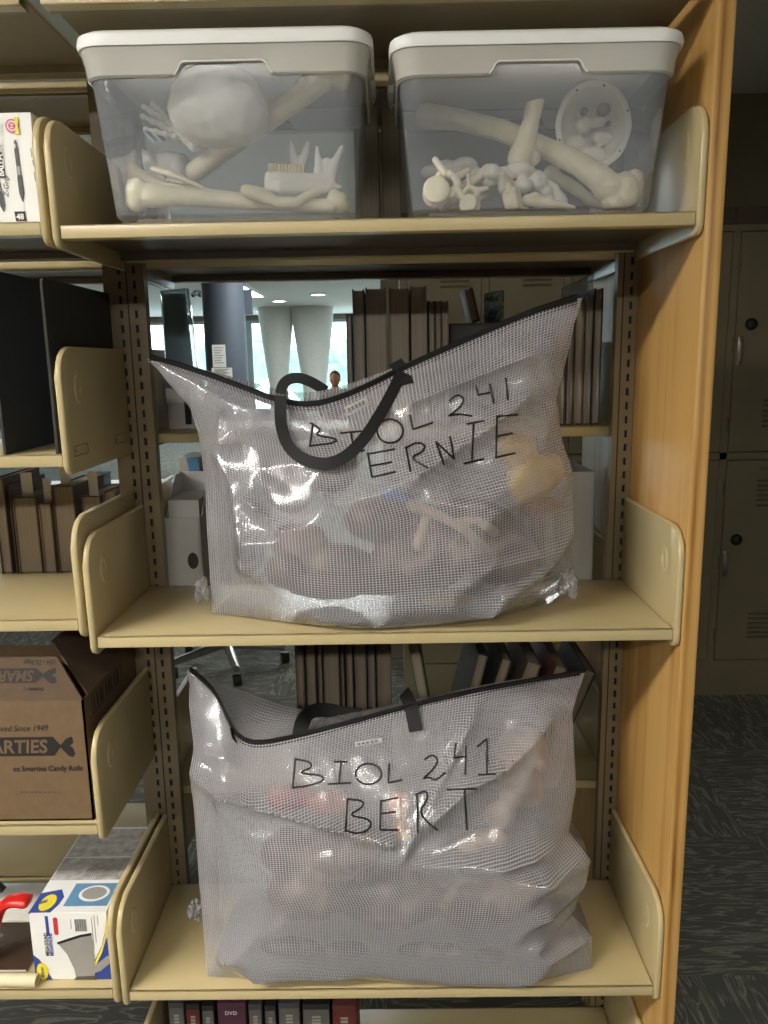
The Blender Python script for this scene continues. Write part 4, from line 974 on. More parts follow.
# megaphone box
mz = .5088; yF = .022
mx0, mx1 = P(37, 988, yF).x, P(113, 987, yF).x; mzt = P(106, 912, yF).z; md = .25
MO = Vector(((mx0+mx1)/2, yF+md/2, mz)); mw = mx1-mx0; mh = mzt-mz
t = thing('megaphone_box', 'white and blue megaphone box beside the end bracket of the low left shelf', 'box', MO)
b = NB(); bx(b, -mw/2, mw/2, -md/2, md/2, 0, mh, .0008); fin('carton', b, WHITEP, t, False)
ym = -md/2-.0001
def mq(u, v): return (-mw/2+mw*u, mh*v)
def mp(name, pts, m, par=None, y=0): return flat(name, [mq(*p) for p in pts], m, par or t, ym-y, .0003)
mp('blue_corner', [(1, 0), (1, .66), (.97, .60), (.90, .40), (.80, .22), (.70, .0)], BLUE)
def band(name, m, a, c, y): mp(name, [(1-.0, .92-a*.2), (.96, .70-a), (.90, .50-a), (.80, .30-a), (.74, .22-a), (.74, .22-c), (.80, .30-c), (.90, .50-c), (.96, .70-c), (1, .92-c*1.2)], m, None, y)
band('black_swoosh', INK, .01, .06, .0003); band('yellow_swoosh', YEL, .03, .10, .0005)
for c, nm in ((((0, 0), (.22, 0), (.17, .12), (.08, .30), (0, .38)), 'lower_left_corner'), (((0, .98), (0, 1), (.03, 1)), 'upper_left_corner')): mp(nm, list(reversed(c)), BLUE)
ov = flat('lower_oval_logo', disc(*mq(.10, .13), .010, 20, .017), YEL, t, ym-.0004, .0003); [flat('oval_stroke', [(mq(.085+.008*(k % 2), 0)[0], mq(0, .045+.022*k)[1]), (mq(.115+.008*(k % 2), 0)[0], mq(0, .045+.022*k)[1]), (mq(.115, 0)[0], mq(0, .058+.022*k)[1]), (mq(.085, 0)[0], mq(0, .058+.022*k)[1])], BLUE, ov, ym-.0008, .0002) for k in range(7)]
mp('red_pill', [(.335+.03*math.cos(a), .80+.10*(1 if math.sin(a) > 0 else -1)+.03*math.sin(a)) for a in [k*math.pi/8+.01 for k in range(16)]], mat('red_print', (196, 48, 52), .5))
b = NB()
for k in range(16):
    u = .585+.155*k/16; x0, z0 = mq(u, .72); x1, z1 = mq(u+(.0035, .006, .002)[k % 3], .90); bx(b, x0, x1, ym-.0003, ym, z0, z1)
fin('barcode', b, INK, t, False)
text('MEGA-SOUND', .0092, INK, t, 'product_title', face_front(mq(.215, 0)[0], ym-.0003, mq(0, .36)[1], 90), 'LEFT', 0, .0001, .0003, .75)
text('MEGAPHONE', .0092, BLUE, t, 'product_title', face_front(mq(.27, 0)[0], ym-.0003, mq(0, .36)[1], 90), 'LEFT', 0, .0001, .0003, .8)
mp('blue_title_bar', [(.205, .66), (.245, .66), (.245, .95), (.205, .95)], BLUE)
for k, (u, v0, v1) in enumerate(((.80, .45, .92), (.835, .55, .95), (.53, .76, .90), (.88, .8, .95))):
    mp('fine_print', [(u, v0), (u+.008, v0), (u+.008, v1), (u, v1)], GREYP)
hn = mp('printed_horn', [(.34, .57), (.36, .52), (.45, .38), (.52, .16), (.53, .05), (.78, .06), (.80, .20), (.80, .42), (.79, .62), (.78, .70), (.60, .66), (.45, .61)], GREYP, None, .0007)
mp('horn_rim', [(.33, .565), (.34, .535), (.50, .59), (.65, .64), (.79, .665), (.79, .70), (.64, .675), (.48, .62)], INK, hn, .0011)
mp('horn_handle', [(.78, .20), (.97, .36), (1.0, .35), (1.0, .25), (.86, .13), (.78, .10)], GREYP, hn, .0010); mp('horn_base', [(.50, .0), (.54, .05), (.79, .06), (.80, .0)], mat('dark_horn_print', (84, 80, 74), .5), hn, .0010)
zt_ = mh
def topq(u, v): return (-mw/2+mw*u, -md/2+md*v)
def tp(name, pts, m, y=0):
    b = NB(); prism(b, [topq(*p) for p in pts], 'z', zt_+y, zt_+y+.0003); return fin(name, b, m, t, False)
tp('top_blue_corner', [(0, 0), (.28, 0), (.33, .08), (.34, .16), (.25, .24), (0, .20)], BLUE)
b = NB(); prism(b, [topq(.17+.10*math.cos(a), .10+.085*math.sin(a)) for a in [k*math.pi/12 for k in range(24)]], 'z', zt_+.0004, zt_+.0007); ov = fin('top_oval_logo', b, YEL, t, False)
[(lambda b_: (bx(b_, topq(.045+.016*k, 0)[0], topq(.056+.016*k, 0)[0], topq(0, .075+.004*k)[1], topq(0, .105+.004*k)[1], zt_+.0008, zt_+.001), fin('oval_stroke', b_, BLUE, ov, False)))(NB()) for k in range(7)]
pc = tp('top_picture', [(.40, .06), (.97, .06), (.97, .30), (.40, .30)], TEALP, .0004)
b = NB(); prism(b, [topq(.72+.20*math.cos(a), .19+.085*math.sin(a)) for a in [k*math.pi/14 for k in range(28)]], 'z', zt_+.0008, zt_+.0011); fin('picture_horn_mouth', b, WHITEP, pc, False)
b = NB(); prism(b, [topq(.72+.16*math.cos(a), .19+.065*math.sin(a)) for a in [k*math.pi/14 for k in range(28)]], 'z', zt_+.0012, zt_+.0014); fin('picture_horn_inside', b, GREYP, pc, False)
SH = mat('glossy_grey_print', (186, 182, 176), .08, coat=.8, var=.3, vscale=60)
tp('glossy_panel', [(.02, .34), (.97, .34), (.97, .60), (.02, .60)], SH, .0003); tp('glossy_panel', [(.02, .61), (.97, .61), (.97, .97), (.02, .97)], SH, .0003)
for k in range(14):
    u = .45+.033*k; tp('fine_line', [(u, .37), (u+.010, .37), (u+.010, .58), (u, .58)], mat('dark_grey_print', (96, 92, 88), .4), .0007)

# red plastic thing, tube, glossy folder, pale sheet
o_ = Vector((-.70, .10, .5085))
t = thing('glossy_folder', 'dark brown glossy folder lying left of the megaphone box', 'folder', (P(10, 930, .08).x-.03, .13, .5085))
b = NB(); bx(b, -.11, .075, -.09, .03, 0, .006, .002); fin('folder_cover', b, BROWNG, t); b = NB(); bx(b, -.107, .072, -.0905, .029, .0015, .0045); fin('folder_sheets', b, PAPER, t, False)
t = tag(fin('paper_stack', (lambda b: (bx(b, -.10, .085, -.055, .055, 0, .004, .001), b)[1])(NB()), PALE), 'pale glossy sheet lying behind the brown folder', 'paper'); t.location = (P(40, 865, .2).x-.02, .222, .5085)
t = thing('plastic_scoop', 'red plastic scoop with a curled handle lying on the brown folder', 'scoop', P(10, 925, .05))
RO = -P(10, 925, .05)
b = NB(); W = [P(-14, 958, .06), P(-6, 930, .06), P(0, 908, .058), P(12, 899, .055), (P(30, 901, .052))]
for p in W: p.z = max(p.z, .520)
strip(b, smooth_line([p+RO for p in W], 2), [(.15, -.5, .8)]*13, .030, .004) if False else tube(b, smooth_line([p+RO for p in W], 2), [.016]*(len(smooth_line(W, 2))-3)+[.0165, .0145, .008], 14, flat=.55)
fin('handle', b, REDP, t)
b = NB(); q = W[0]+RO+Vector((-.05, .0, -.004)); ell(b, q, (.055, .04, .022)); 
for v in b.verts:
    if v.co.z > q.z+.012: v.co.z = q.z+.012-(v.co.z-q.z-.012)*1.2
    v.co.z = max(v.co.z, .5155+RO.z)
fin('scoop_bowl', b, REDP, t)
b = NB(); q = P(0, 884, .07)+RO; tube(b, [q+Vector((-.03, 0, -.02)), q+Vector((-.01, 0, .004)), q+Vector((.006, 0, -.012))], [.008, .010, .006], 10); g_ = fin('grip', b, BLACK, t)
t = thing('cardboard_tube', 'cream cardboard tube lying along the front of the low left shelf', 'tube', (P(10, 980, .004).x-.12, .014, .5195))
b = NB(); xe = P(38, 981, .01).x-t.location.x
prof = [(.0105, -.15), (.0105, xe), (.0085, xe), (.0085, xe-.02), (0, xe-.02)]
lathe(b, prof, 24, Matrix.Rotation(R(90), 4, 'Y')); fin('tube_wall', b, CREAM, t)
t.rotation_euler.z = R(-2)

# ------------------------------------------------------------------ books behind, main bay
def spine_row(rows, zs, y, pxrow, covers, pg, group, cat='book', d=.2):
    for a, c, top, ci, lb in rows:
        w0 = P(a, pxrow, y).x; w1 = P(c, pxrow, y).x; zt = P((a+c)/2, top, y).z
        book(lb, cat, (w0+w1)/2, y, zs, max(.004, w1-w0-.0012), d, zt-zs, covers[ci % len(covers)], pg, group, name='book')
GC = [mat('grey_cloth_cover', (140, 130, 120), .7), mat('slate_cloth_cover', (104, 112, 126), .7), mat('brown_cloth_cover', (126, 108, 94), .7), mat('dark_cloth_cover', (76, 70, 66), .7)]
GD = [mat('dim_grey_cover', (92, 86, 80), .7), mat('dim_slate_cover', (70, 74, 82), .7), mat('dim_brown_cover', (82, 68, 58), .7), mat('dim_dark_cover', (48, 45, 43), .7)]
spine_row([(354, 379, 105, 0, 'grey volume seen between the two bins, on the left'), (381, 401, 106, 2, 'grey volume seen between the two bins, on the right')], 1.7467, .345, 160, GC, PG2, 'volumes behind the bins', d=.22)
spine_row([(346, 352, 313, 1, 'shortest slate volume at the left end of the tall grey row'), (353, 365, 289, 1, 'slate blue volume left of the widest grey volume'), (366, 387, 287, 0, 'widest grey volume of the row behind the ERNIE bag'), (389.5, 409.5, 287, 2, 'grey volume second widest in the row behind the ERNIE bag'), (411, 427.5, 285, 0, 'grey volume right of the centre of the row behind the ERNIE bag'),
           (428.5, 435, 300, 3, 'first of the thin low volumes behind the zipper'), (435.5, 441, 300, 0, 'middle one of the thin low volumes behind the zipper'), (441.5, 449, 300, 2, 'last of the thin low volumes behind the zipper')], 1.4277, .345, 340, GC, PG2, 'tall volumes behind the ERNIE bag', d=.22)
spine_row([(557, 566, 318, 3, 'dark thin volume nearest the peak of the ERNIE bag'), (567, 573, 304, 0, 'thin grey volume below the clear sleeve'), (574, 583, 300, 2, 'brown thin volume below the clear sleeve'), (584, 591, 296, 0, 'grey thin volume second from the upright'), (592, 601, 288, 3, 'dark thin volume against the right upright')], 1.4277, .345, 380, GC, PG2, 'thin volumes right of the ERNIE bag', d=.22)
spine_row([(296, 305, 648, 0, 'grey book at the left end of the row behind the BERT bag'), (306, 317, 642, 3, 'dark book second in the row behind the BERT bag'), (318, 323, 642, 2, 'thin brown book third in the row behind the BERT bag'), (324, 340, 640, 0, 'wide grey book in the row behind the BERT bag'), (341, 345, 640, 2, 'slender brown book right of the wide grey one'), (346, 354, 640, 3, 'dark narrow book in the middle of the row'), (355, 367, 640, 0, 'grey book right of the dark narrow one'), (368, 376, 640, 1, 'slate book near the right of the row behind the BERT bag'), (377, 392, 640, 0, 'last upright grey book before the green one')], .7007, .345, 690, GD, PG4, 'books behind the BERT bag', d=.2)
GRN = mat('green_cover', (70, 104, 62), .6)
def lean_book(a, c, py, w, h, ang, cov, lb, pg=PG2):
    x = P(a, py, .36).x; book(lb, 'book', x, .36, .7012+abs(math.sin(ang))*w/2, w, .2, h, cov, pg, 'books behind the BERT bag', ang)
lean_book(436, 0, 740, .022, .30, R(-9), GRN, 'green book leaning left behind the BERT bag')
for i, (px, ang, w, lb) in enumerate(((452, 14, .020, 'first leaning pale book right of the green one'), (470, 17, .022, 'second leaning pale book right of the green one'), (494, 19, .030, 'thick leaning book in the middle of the slanted group'), (520, 20, .026, 'leaning red edged book of the slanted group'), (548, 21, .024, 'last leaning dark book near the right upright'))):
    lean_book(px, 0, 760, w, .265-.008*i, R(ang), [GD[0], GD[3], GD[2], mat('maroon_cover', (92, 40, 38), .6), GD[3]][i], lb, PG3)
# books on the lowest shelf
LC = [mat('black_case', (30, 30, 32), .35), mat('maroon_cover', (92, 40, 38), .6), mat('grey_case', (64, 64, 66), .4), mat('purple_case', (76, 40, 62), .4)]
LR = [(168, 184, 2, 'grey case at the left end of the low row', ''), (185, 200, 0, 'black case with red spine band', ''), (201, 214, 0, 'black case with white lettering left of the plum one', ''), (217, 246, 3, 'wide plum coloured DVD case', 'DVD'), (248, 262, 2, 'pale lettered case right of the plum one', ''), (264, 276, 0, 'black case next to the pale lettered one', ''), (278, 300, 2, 'grey case with dark lettering', ''), (302, 330, 0, 'black case with small lettering', ''), (332, 356, 1, 'maroon case at the right end of the low row', '')]
for i, (a, c, ci, lb, tx) in enumerate(LR):
    y = .10; w0 = P(a, 1010, y).x; w1 = P(c, 1010, y).x; zt = P(a, 1003, y).z-.003*(i % 3); w = w1-w0-.0015
    t = thing('disc_case', lb + ' on the lowest shelf', 'disc case', ((w0+w1)/2, y+.0, ZE+.0008), 'cases on the lowest shelf')
    b = NB(); bx(b, -w/2, w/2, 0, .14, 0, zt-ZE-.001, .0012); fin('case', b, LC[ci], t)
    b = NB(); bx(b, -w/2+.0015, w/2-.0015, -.0005, .0005, .02, zt-ZE-.012); sp = fin('spine_label', b, [mat('red_label', (96, 34, 34), .5), mat('dim_label', (92, 90, 88), .5), LC[3], mat('dim_label', (92, 90, 88), .5)][(0 if i == 1 else 2 if ci == 3 else 1 if ci == 2 else 0 if ci == 1 else 1)], t, False)
    if tx: text(tx, .011, PAPER, sp, 'spine_text', face_front(-.013, -.0008, zt-ZE-.026, 0))
    else:
        for k in range(5):
            b = NB(); bx(b, -w*.16, w*.16, -.0009, -.0005, zt-ZE-.030-.007*k, zt-ZE-.0255-.007*k); fin('spine_print', b, mat('dull_print', (150, 146, 140), .6), sp, False)

# ------------------------------------------------------------------ things on the reverse shelves
MF = mat('white_file_board', (206, 204, 200), .6, var=.03)
def magazine_file(label, x, y, z, w, d, h, hf, hole=True):
    """cut-away file box: high at the back (+y), low slanted front (-y side)"""
    t = thing('magazine_file', label, 'magazine file', (x, y, z), 'white magazine files')
    poly = [(-d/2, 0), (d/2, 0), (d/2, h), (d/2-.05, h), (-d/2+.02, hf), (-d/2, hf)]
    for s in (-1, 1):
        b = NB(); prism(b, poly, 'x', s*w/2-.0012, s*w/2+.0012); fin('side_panel', b, MF, t, False)
    b = NB(); bx(b, -w/2, w/2, -d/2, -d/2+.0022, 0, hf); fin('front_panel', b, MF, t, False)
    b = NB(); bx(b, -w/2, w/2, d/2-.0022, d/2, 0, h); fin('back_panel', b, MF, t, False)
    b = NB(); bx(b, -w/2, w/2, -d/2, d/2, 0, .003); fin('bottom', b, MF, t, False)
    if hole:
        b = NB(); lathe(b, [(0, .0006), (.0115, .0006), (.0135, 0)], 24, Matrix.Translation((w*.25, -d/2, hf*.62)) @ Matrix.Rotation(R(90), 4, 'X') @ Matrix.Diagonal((.8, 1.25, 1, 1))); fin('finger_hole', b, mat('finger_hole_grey', (70, 66, 62), .8), t)
    b = NB(); bx(b, -w/2+.004, w/2-.004, -d/2+.02, d/2-.006, .004, h-.04); fin('file_papers', b, PAPER, t, False)
    return t
zl = 1.0308
q0, q1 = P(166, 520, .34), P(196, 520, .34)
magazine_file('white file box with a finger hole left of the ERNIE bag', (q0.x+q1.x)/2, .42, zl, q1.x-q0.x+.01, .15, .30, P(180, 518, .345).z-zl)
q0, q1 = P(568, 470, .36), P(600, 470, .36)
magazine_file('white file box between the ERNIE bag and the right upright', (q0.x+q1.x)/2-.002, .47, zl, q1.x-q0.x-.01, .20, P(575, 462, .54).z-zl, P(575, 472, .37).z-zl, False)
q0, q1 = P(178, 460, .52), P(199, 460, .52); zt = P(180, 458, .515).z
t = thing('paper_ream_box', 'grey banded paper box with a blue corner behind the white file box', 'box', ((q0.x+q1.x)/2, .572, zl))
w = q1.x-q0.x; b = NB(); bx(b, -w/2, w/2, -.052, .055, 0, zt-zl, .001); fin('carton', b, mat('grey_wrap_paper', (178, 174, 168), .6), t, False)
b = NB(); prism(b, [(w/2, zt-zl), (w/2, zt-zl-.05), (w/2-.02, zt-zl-.045), (-.005, zt-zl)], 'y', -.0526, -.0521); fin('blue_corner', b, TEALP, t, False)
for k in range(4):
    b = NB(); bx(b, -w/2+.002, w/2-.004, -.0526, -.0521, .05+.06*k, .056+.06*k); fin('printed_band', b, GREYP, t, False)
zm = 1.4278
q0, q1 = P(164, 400, .40), P(199, 400, .40); zt = P(180, 388, .40).z
t = thing('strapped_box', 'white lidded box with a black strap behind the left tip of the ERNIE bag', 'box', ((q0.x+q1.x)/2+.006, .47, zm)); w = q1.x-q0.x
b = NB(); bx(b, -w/2, w/2, -.07, .07, 0, zt-zm-.02, .0015); fin('box_body', b, MF, t, False)
b = NB(); bx(b, -w/2-.002, w/2+.002, -.072, .072, zt-zm-.03, zt-zm, .0015); fin('box_lid', b, MF, t, False)
b = NB(); bx(b, w*.0, w*.0+.012, -.0735, -.0722, .01, zt-zm+.001); fin('strap', b, WEB, t, False)
zc0 = zt
t = thing('wrapped_display', 'grey slanted display panel in clear film standing on the strapped box', 'display panel', ((q0.x+q1.x)/2-.022, .47, zc0+.0008))
hh_ = P(165, 293, .45).z-zc0; b = NB(); prism(b, [(-.018, .02), (.034, .02), (.026, hh_), (-.018, hh_-.004)], 'y', -.012, .0, .002); fin('panel', b, mat('grey_panel', (196, 200, 206), .3), t, False)
b = NB(); bx(b, -.020, .048, -.045, .04, 0, .02, .004); fin('stand', b, mat('grey_plastic_stand', (128, 130, 134), .4), t)
b = NB(); prism(b, [(-.020, .0205), (.044, .0205), (.033, hh_+.008), (-.020, hh_+.004)], 'y', -.022, .008, .003); fin('film_wrap', b, plastic_film('blue_tinted_film', (170, 215, 232), .5, .06, .75, 2.0), t)
# dark box with leaning book and pouch
q0, q1 = P(451, 335, .42), P(512, 335, .42); zt = P(480, 323, .42).z
t = thing('dark_archive_box', 'dark archive box right of the thin low volumes behind the ERNIE bag', 'box', ((q0.x+q1.x)/2, .50, zm)); w = q1.x-q0.x
b = NB(); bx(b, -w/2, w/2, -.08, .08, 0, zt-zm-.03, .001); fin('box_body', b, mat('dark_archive_board', (58, 58, 60), .6), t, False)
b = NB(); bx(b, -w/2-.002, w/2+.002, -.082, .082, zt-zm-.04, zt-zm, .001); fin('box_lid', b, mat('dark_archive_board', (58, 58, 60), .6), t, False)
book('grey book leaning left on top of the dark archive box', 'book', P(473, 320, .45).x+.006, .44, zt+.004, .017, .10, P(465, 289, .45).z-zt, GC[0], PG2, 'items on the archive box', R(-14))
a = P(484, 322, .46); c = P(504, 291, .46)
t = thing('foil_pouch', 'shiny blue crinkled pouch standing on the dark archive box', 'pouch', ((a.x+c.x)/2, .46, zt+.001)); w = c.x-a.x; hp = c.z-zt
b = NB(); bmesh.ops.create_grid(b, x_segments=22, y_segments=30, size=.5)
top = [v for v in b.verts]
for v in top:
    u, vv = v.co.x, v.co.y; y_ = .010*math.cos(math.pi*u)*math.cos(math.pi*vv)
    cut = max(0, (-u+.1)*.35)*max(0, vv)*2*.4
    v.co = Vector((u*w, -y_+.004*noise.noise(Vector((u*9, vv*3, 3))), (vv+.5-cut)*hp))
r_ = bmesh.ops.duplicate(b, geom=list(b.faces)); 
for v in [x for x in r_['geom'] if isinstance(x, bmesh.types.BMVert)]: v.co.y = -v.co.y+.004
fin('pouch_body', b, mottled('blue_foil', [(24, 44, 66), (84, 140, 176), (206, 232, 240), (50, 92, 124)], 60, .18), t)
b = NB(); bx(b, -w/2, w/2, -.001, .005, 0, .004); fin('bottom_seam', b, BLUEM, t)
# clear sleeve lying over the thin volumes
t = thing('clear_sleeve', 'clear plastic sleeve lying slanted over the thin volumes near the right upright', 'plastic sleeve', P(577, 300, .40))
c0 = -P(577, 300, .40); b = NB()
V = [P(560, 302, .40)+c0, P(561, 289, .41)+c0, P(594, 273, .42)+c0, P(592, 316, .40)+c0, P(575, 316, .395)+c0]
n0 = Vector((0, .0015, 0)); A = [b.verts.new(v) for v in V]; B_ = [b.verts.new(v+n0) for v in V]; b.faces.new(A); b.faces.new(list(reversed(B_)))
for i in range(5): b.faces.new((A[i], A[(i+1) % 5], B_[(i+1) % 5], B_[i]))
fin('sleeve', b, plastic_film('sleeve_film', (190, 215, 218), .34, .06, .3, 2.0), t, False)
b = NB(); tube(b, [V[1], V[2]], .0012, 6); fin('sleeve_edge', b, CLEAR, t)

# ------------------------------------------------------------------ lockers
LYF = 2.278; PIT_ = .35; XD0 = 1.497
for k in range(5):
    xd = XD0-PIT_*k
    t = thing('locker', ('two door olive locker beside the oak end panel' if k == 0 else ['', 'second', 'third', 'fourth', 'fifth'][k]+' olive locker from the right of the row, behind the shelving'), 'locker', (xd+.145, LYF+.25, 0), 'olive lockers along the back wall')
    x0, x1 = -.175, .175; yb = .02
    b = NB(); bx(b, x0, x1, -.232, .25, 0, 2.09, .002); bx(b, x0, x1, -.245, -.232, 0, .17); bx(b, x0, x1, -.245, -.232, 2.065, 2.09); bx(b, x0, x1, -.245, -.232, 1.105, 1.135)
    bx(b, x0, x0+.028, -.245, -.232, .17, 2.065); bx(b, x1-.004, x1, -.245, -.232, .17, 2.065); fin('locker_body', b, LOCK, t, False)
    b = NB(); bx(b, x0, x1, -.25, .25, 2.09, 2.16, .003); fin('sloped_cap', b, mat('locker_cap_brown', (72, 62, 50), .7), t, False)
    for (z0, z1, zd, zh) in ((.175, 1.10, P(735, 540, 2.27).z, 0), (1.14, 2.06, P(752, 324, 2.27).z, 1)):
        b = NB(); bx(b, x0+.0305, x1-.0065, -.250, -.234, z0, z1, .002); dr = fin('door', b, LOCK, t, False)
        for zv in (z0+.11, z1-.20):
            b = NB()
            for i in range(6):
                box(b, (.055, -.2515, zv+.022*i), (.12, .006, .008), Matrix.Rotation(R(28), 3, 'X'))
            fin('louvre_vent', b, LOCKD, dr, False)
        xl = x0+.030+.062
        b = NB(); mt = Matrix.Translation((xl, -.250, zd)) @ Matrix.Rotation(R(90), 4, 'X'); lathe(b, [(.026, 0), (.026, .006), (.021, .010), (.019, .020), (.009, .024), (0, .024)], 28, mt); fin('combination_dial', b, BLACK, dr)
        b = NB(); bx(b, xl-.052, xl-.030, -.256, -.250, zd-.17, zd-.05, .003); bx(b, xl-.047, xl-.035, -.266, -.256, zd-.15, zd-.07, .003); fin('latch_handle', b, STEEL, dr)
        b = NB(); bx(b, .0, .06, -.2512, -.250, z1-.045, z1-.028); fin('number_plate', b, LOCKD, dr, False)
        for zz in (z0+.12, (z0+z1)/2, z1-.12):
            b = NB(); cyl(b, (x0+.026, -.249, zz-.03), (x0+.026, -.249, zz+.03), .006, seg=10); fin('hinge', b, LOCKD, dr)

# ------------------------------------------------------------------ far side of the room
q = P(225, 330, 6.8)
b = NB(); lathe(b, [(0, 0), (.205, 0), (.205, CH-.001), (0, CH-.001)], 48, Matrix.Translation((q.x, 6.8, 0))); o = struct('column_1', b, COLM, smooth=True, label='round slate grey column'); 
def notice(px, py, w, h, label):
    c = P(px, py, 6.59); c.y = 6.8-math.sqrt(.205**2-(c.x-q.x)**2)-.0002; t = thing('notice', label, 'notice', c, 'paper notices on the column')
    b = NB(); bx(b, -w/2, w/2, -.002, 0, -h/2, h/2); fin('sheet', b, PAPER, t, False)
    for k in range(7):
        b = NB(); z = h*.36-h*.11*k; bx(b, -w*.36, w*(.34-.1*(k % 3)), -.0026, -.002, z-.004, z+.004); fin('printed_line', b, GREYP, t, False)
notice(219, 356, .13, .215, 'tall paper notice on the grey column'); notice(222, 373, .20, .10, 'lower paper notice on the grey column')
c = P(248, 302, 6.9); t = thing('hanging_sign', 'dark hanging sign right of the grey column', 'sign', (c.x, 6.9, c.z))
b = NB(); bx(b, -.045, .045, -.012, .012, -.12, .12, .003); fin('board', b, COLM, t, False)
b = NB(); cyl(b, (0, 0, .12), (0, 0, CH-c.z-.001), .004, seg=8); fin('hanger', b, STEEL, t)
c = PZ(197, 292, CH-.02)
t = thing('security_camera', 'twin dome security camera below the far ceiling', 'camera', (c.x, c.y, CH))
b = NB(); cyl(b, (0, 0, 0), (0, 0, -.03), .07, .06); fin('mount', b, MF, t)
for s in (-1, 1):
    b = NB(); ell(b, (s*.055, -.02, -.065), (.05, .05, .045)); hd = fin('camera_head', b, MF, t)
    b = NB(); ell(b, (s*.058, -.055, -.085), (.024, .022, .022)); fin('lens', b, BLACK, hd)
def flared(px0, px1, qx0, qx1, yy, lb):
    a, c = P(px0, 320, yy), P(px1, 320, yy); d0, d1 = P(qx0, 385, yy), P(qx1, 385, yy); cx = (a.x+c.x)/2; r1 = (c.x-a.x)/2; r0 = (d1.x-d0.x)/2; zl_ = d0.z
    t = thing('flared_column', lb, 'column', (cx, yy, 0), 'pale flared columns by the windows'); rb = max(.2, r0-(r1-r0)*zl_/(a.z-zl_))
    b = NB(); lathe(b, [(0, 0), (rb, 0), (r0, zl_), (r1, a.z), (r1*1.06, CH-.002), (0, CH-.002)], 40); fin('shaft', b, mat('pale_column_paint', (226, 228, 222), .7), t)
    b = NB(); lathe(b, [(rb+.01, 0), (rb+.01, .12), (rb*.9, .121)], 40); fin('base_ring', b, COLM, t)
flared(259, 293, 269, 288, 16.5, 'left pale flared column in front of the windows'); flared(292, 333, 304, 328, 16.5, 'right pale flared column in front of the windows')
# table with boxes seen over the old books
ty = 3.6; c = P(60, 478, 3.6)
t = thing('work_table', 'white table strewn with papers beyond the left bay', 'table', (c.x, ty, 0)); ht = .74
b = NB(); bx(b, -1.2, .9, -.45, .9, ht-.03, ht, .003); fin('table_top', b, WHITEP, t)
for sx in (-1.1, .8):
    for sy in (-.38, .82):
        b = NB(); cyl(b, (sx, sy, 0), (sx, sy, ht-.03), .022, seg=12); fin('leg', b, STEEL, t)
for px, py, yy, w, h, m, nm, lb in ((34, 471, 3.7, .14, .09, BLUE, 'blue_box', 'small blue box on the white table beyond the left bay'), (88, 472, 3.5, .12, .08, mat('lime_plastic', (196, 206, 60), .5), 'lime_box', 'lime green box on the white table beyond the left bay'), (118, 476, 3.5, .22, .06, mat('pale_green_plastic', (176, 206, 150), .5), 'green_tray', 'pale green tray on the white table beyond the left bay'), (99, 472, 3.9, .10, .12, DARKC, 'dark_pot', 'dark pen pot on the white table beyond the left bay')):
    c2 = P(px, py, yy); t = thing(nm, lb, 'box' if 'box' in nm else nm.split('_')[1], (c2.x, yy, ht+.0005))
    b = NB(); prism(b, rrect(-w/2, w/2, -.08, .08, .02), 'z', 0, h, .004); fin('body', b, m, t)
    b = NB(); prism(b, rrect(-w/2-.004, w/2+.004, -.084, .084, .02), 'z', h, h+.012, .002); fin('rim', b, m, t)
# office chair and seated person far away
def office_chair(x, y, rz, label):
    t = thing('office_chair', label, 'chair', (x, y, 0), None, rz)
    b = NB(); prism(b, rrect(-.21, .21, .60, 1.10, .10, 6), 'y', .20, .25, .018); fin('backrest', b, DARKC, t)
    b = NB(); prism(b, rrect(-.24, .24, -.24, .22, .09, 6), 'z', .45, .52, .02); fin('seat', b, DARKC, t)
    b = NB(); tube(b, [(0, .21, .64), (0, .27, .50), (0, .12, .44)], .022, 10); fin('back_bar', b, BLACK, t)
    b = NB(); cyl(b, (0, 0, .10), (0, 0, .45), .03, .025); fin('gas_column', b, STEEL, t)
    for k in range(5):
        a = R(72*k+18); e_ = Vector((math.cos(a)*.30, math.sin(a)*.30, .085))
        b = NB(); tube(b, [(0, 0, .12), e_], [.028, .018], 10); lg = fin('base_arm', b, STEEL, t)
        b = NB(); cyl(b, e_+Vector((-.02, 0, -.055)), e_+Vector((.02, 0, -.055)), .03, seg=16); fin('caster', b, BLACK, lg)
    for s in (-1, 1):
        b = NB(); tube(b, [(s*.22, .12, .48), (s*.31, .10, .50), (s*.31, .08, .66), (s*.31, -.14, .67)], .016, 10); fin('armrest', b, BLACK, t)
c = P(213, 520, 2.6); office_chair(c.x, 2.75, R(200), 'black office chair on the carpet left behind the ERNIE bag')
yp = 11.0; c = P(335, 381, yp)
office_chair(c.x, yp+.20, R(0), 'black office chair of the person near the windows')
t = thing('person', 'person in dark top seated near the far windows seen over the zipper', 'person', (c.x, yp, 0))
b = NB(); zs_ = c.z-.10
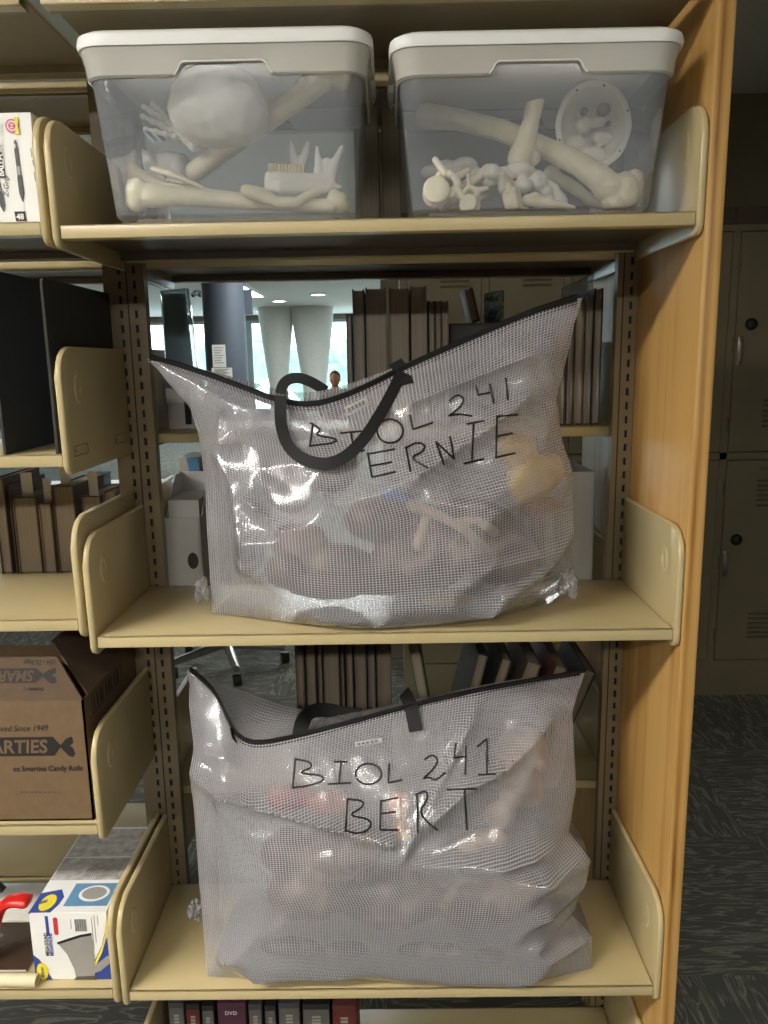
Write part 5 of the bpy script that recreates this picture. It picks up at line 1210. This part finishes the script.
tube(b, [(0, .02, .70), (0, .03, .85), (0, .04, zs_-.18), (0, .03, zs_-.06), (0, .02, zs_+.01), (0, .01, zs_+.06)], [.16, .145, .17, .13, .055, .05], 16)
ell(b, (0, -.005, zs_+.13), (.078, .095, .115), sub=3); ell(b, (0, -.10, zs_+.115), (.014, .022, .022)); ell(b, (0, -.082, zs_+.06), (.03, .02, .025))
for s in (-1, 1):
    ell(b, (s*.078, 0, zs_+.12), (.012, .022, .03)); ell(b, (s*.15, .03, zs_-.09), (.07, .07, .07))
    tube(b, [(s*.17, .03, zs_-.09), (s*.22, 0, zs_-.36), (s*.14, -.26, zs_-.42), (s*.11, -.33, zs_-.42)], [.055, .045, .034, .028], 10)
    tube(b, [(s*.09, .02, .63), (s*.11, -.42, .60), (s*.11, -.44, .12), (s*.11, -.42, .055), (s*.11, -.58, .045)], [.095, .075, .05, .04, .03], 12)
    for f in range(4): tube(b, [(s*(.085+.018*f), -.33, zs_-.42), (s*(.082+.02*f), -.40, zs_-.425), (s*(.082+.02*f), -.43, zs_-.44)], [.012, .010, .008], 6)
    tube(b, [(s*.09, -.32, zs_-.42), (s*.06, -.37, zs_-.425)], [.012, .009], 6)
me = organic(b, .011, 3); body = fm('body', me, mat('warm_skin', (206, 140, 110), .6), t)
b = NB(); ell(b, (0, .02, zs_+.165), (.088, .10, .098), sub=3)
for v in b.verts:
    if v.co.y < -.03 and v.co.z < zs_+.18: v.co.y = -.03
fin('hair', b, mat('brown_hair', (74, 50, 40), .7), t)
b = NB(); tube(b, [(0, .02, .72), (0, .03, .85), (0, .04, zs_-.18), (0, .03, zs_-.05), (0, .025, zs_-.015)], [.175, .16, .188, .15, .08], 18)
for s in (-1, 1): ell(b, (s*.155, .03, zs_-.09), (.082, .082, .08)); tube(b, [(s*.17, .03, zs_-.09), (s*.22, 0, zs_-.36), (s*.16, -.20, zs_-.41)], [.066, .056, .046], 10)
me = organic(b, .012, 3); fm('dark_top', me, DARKC, t)
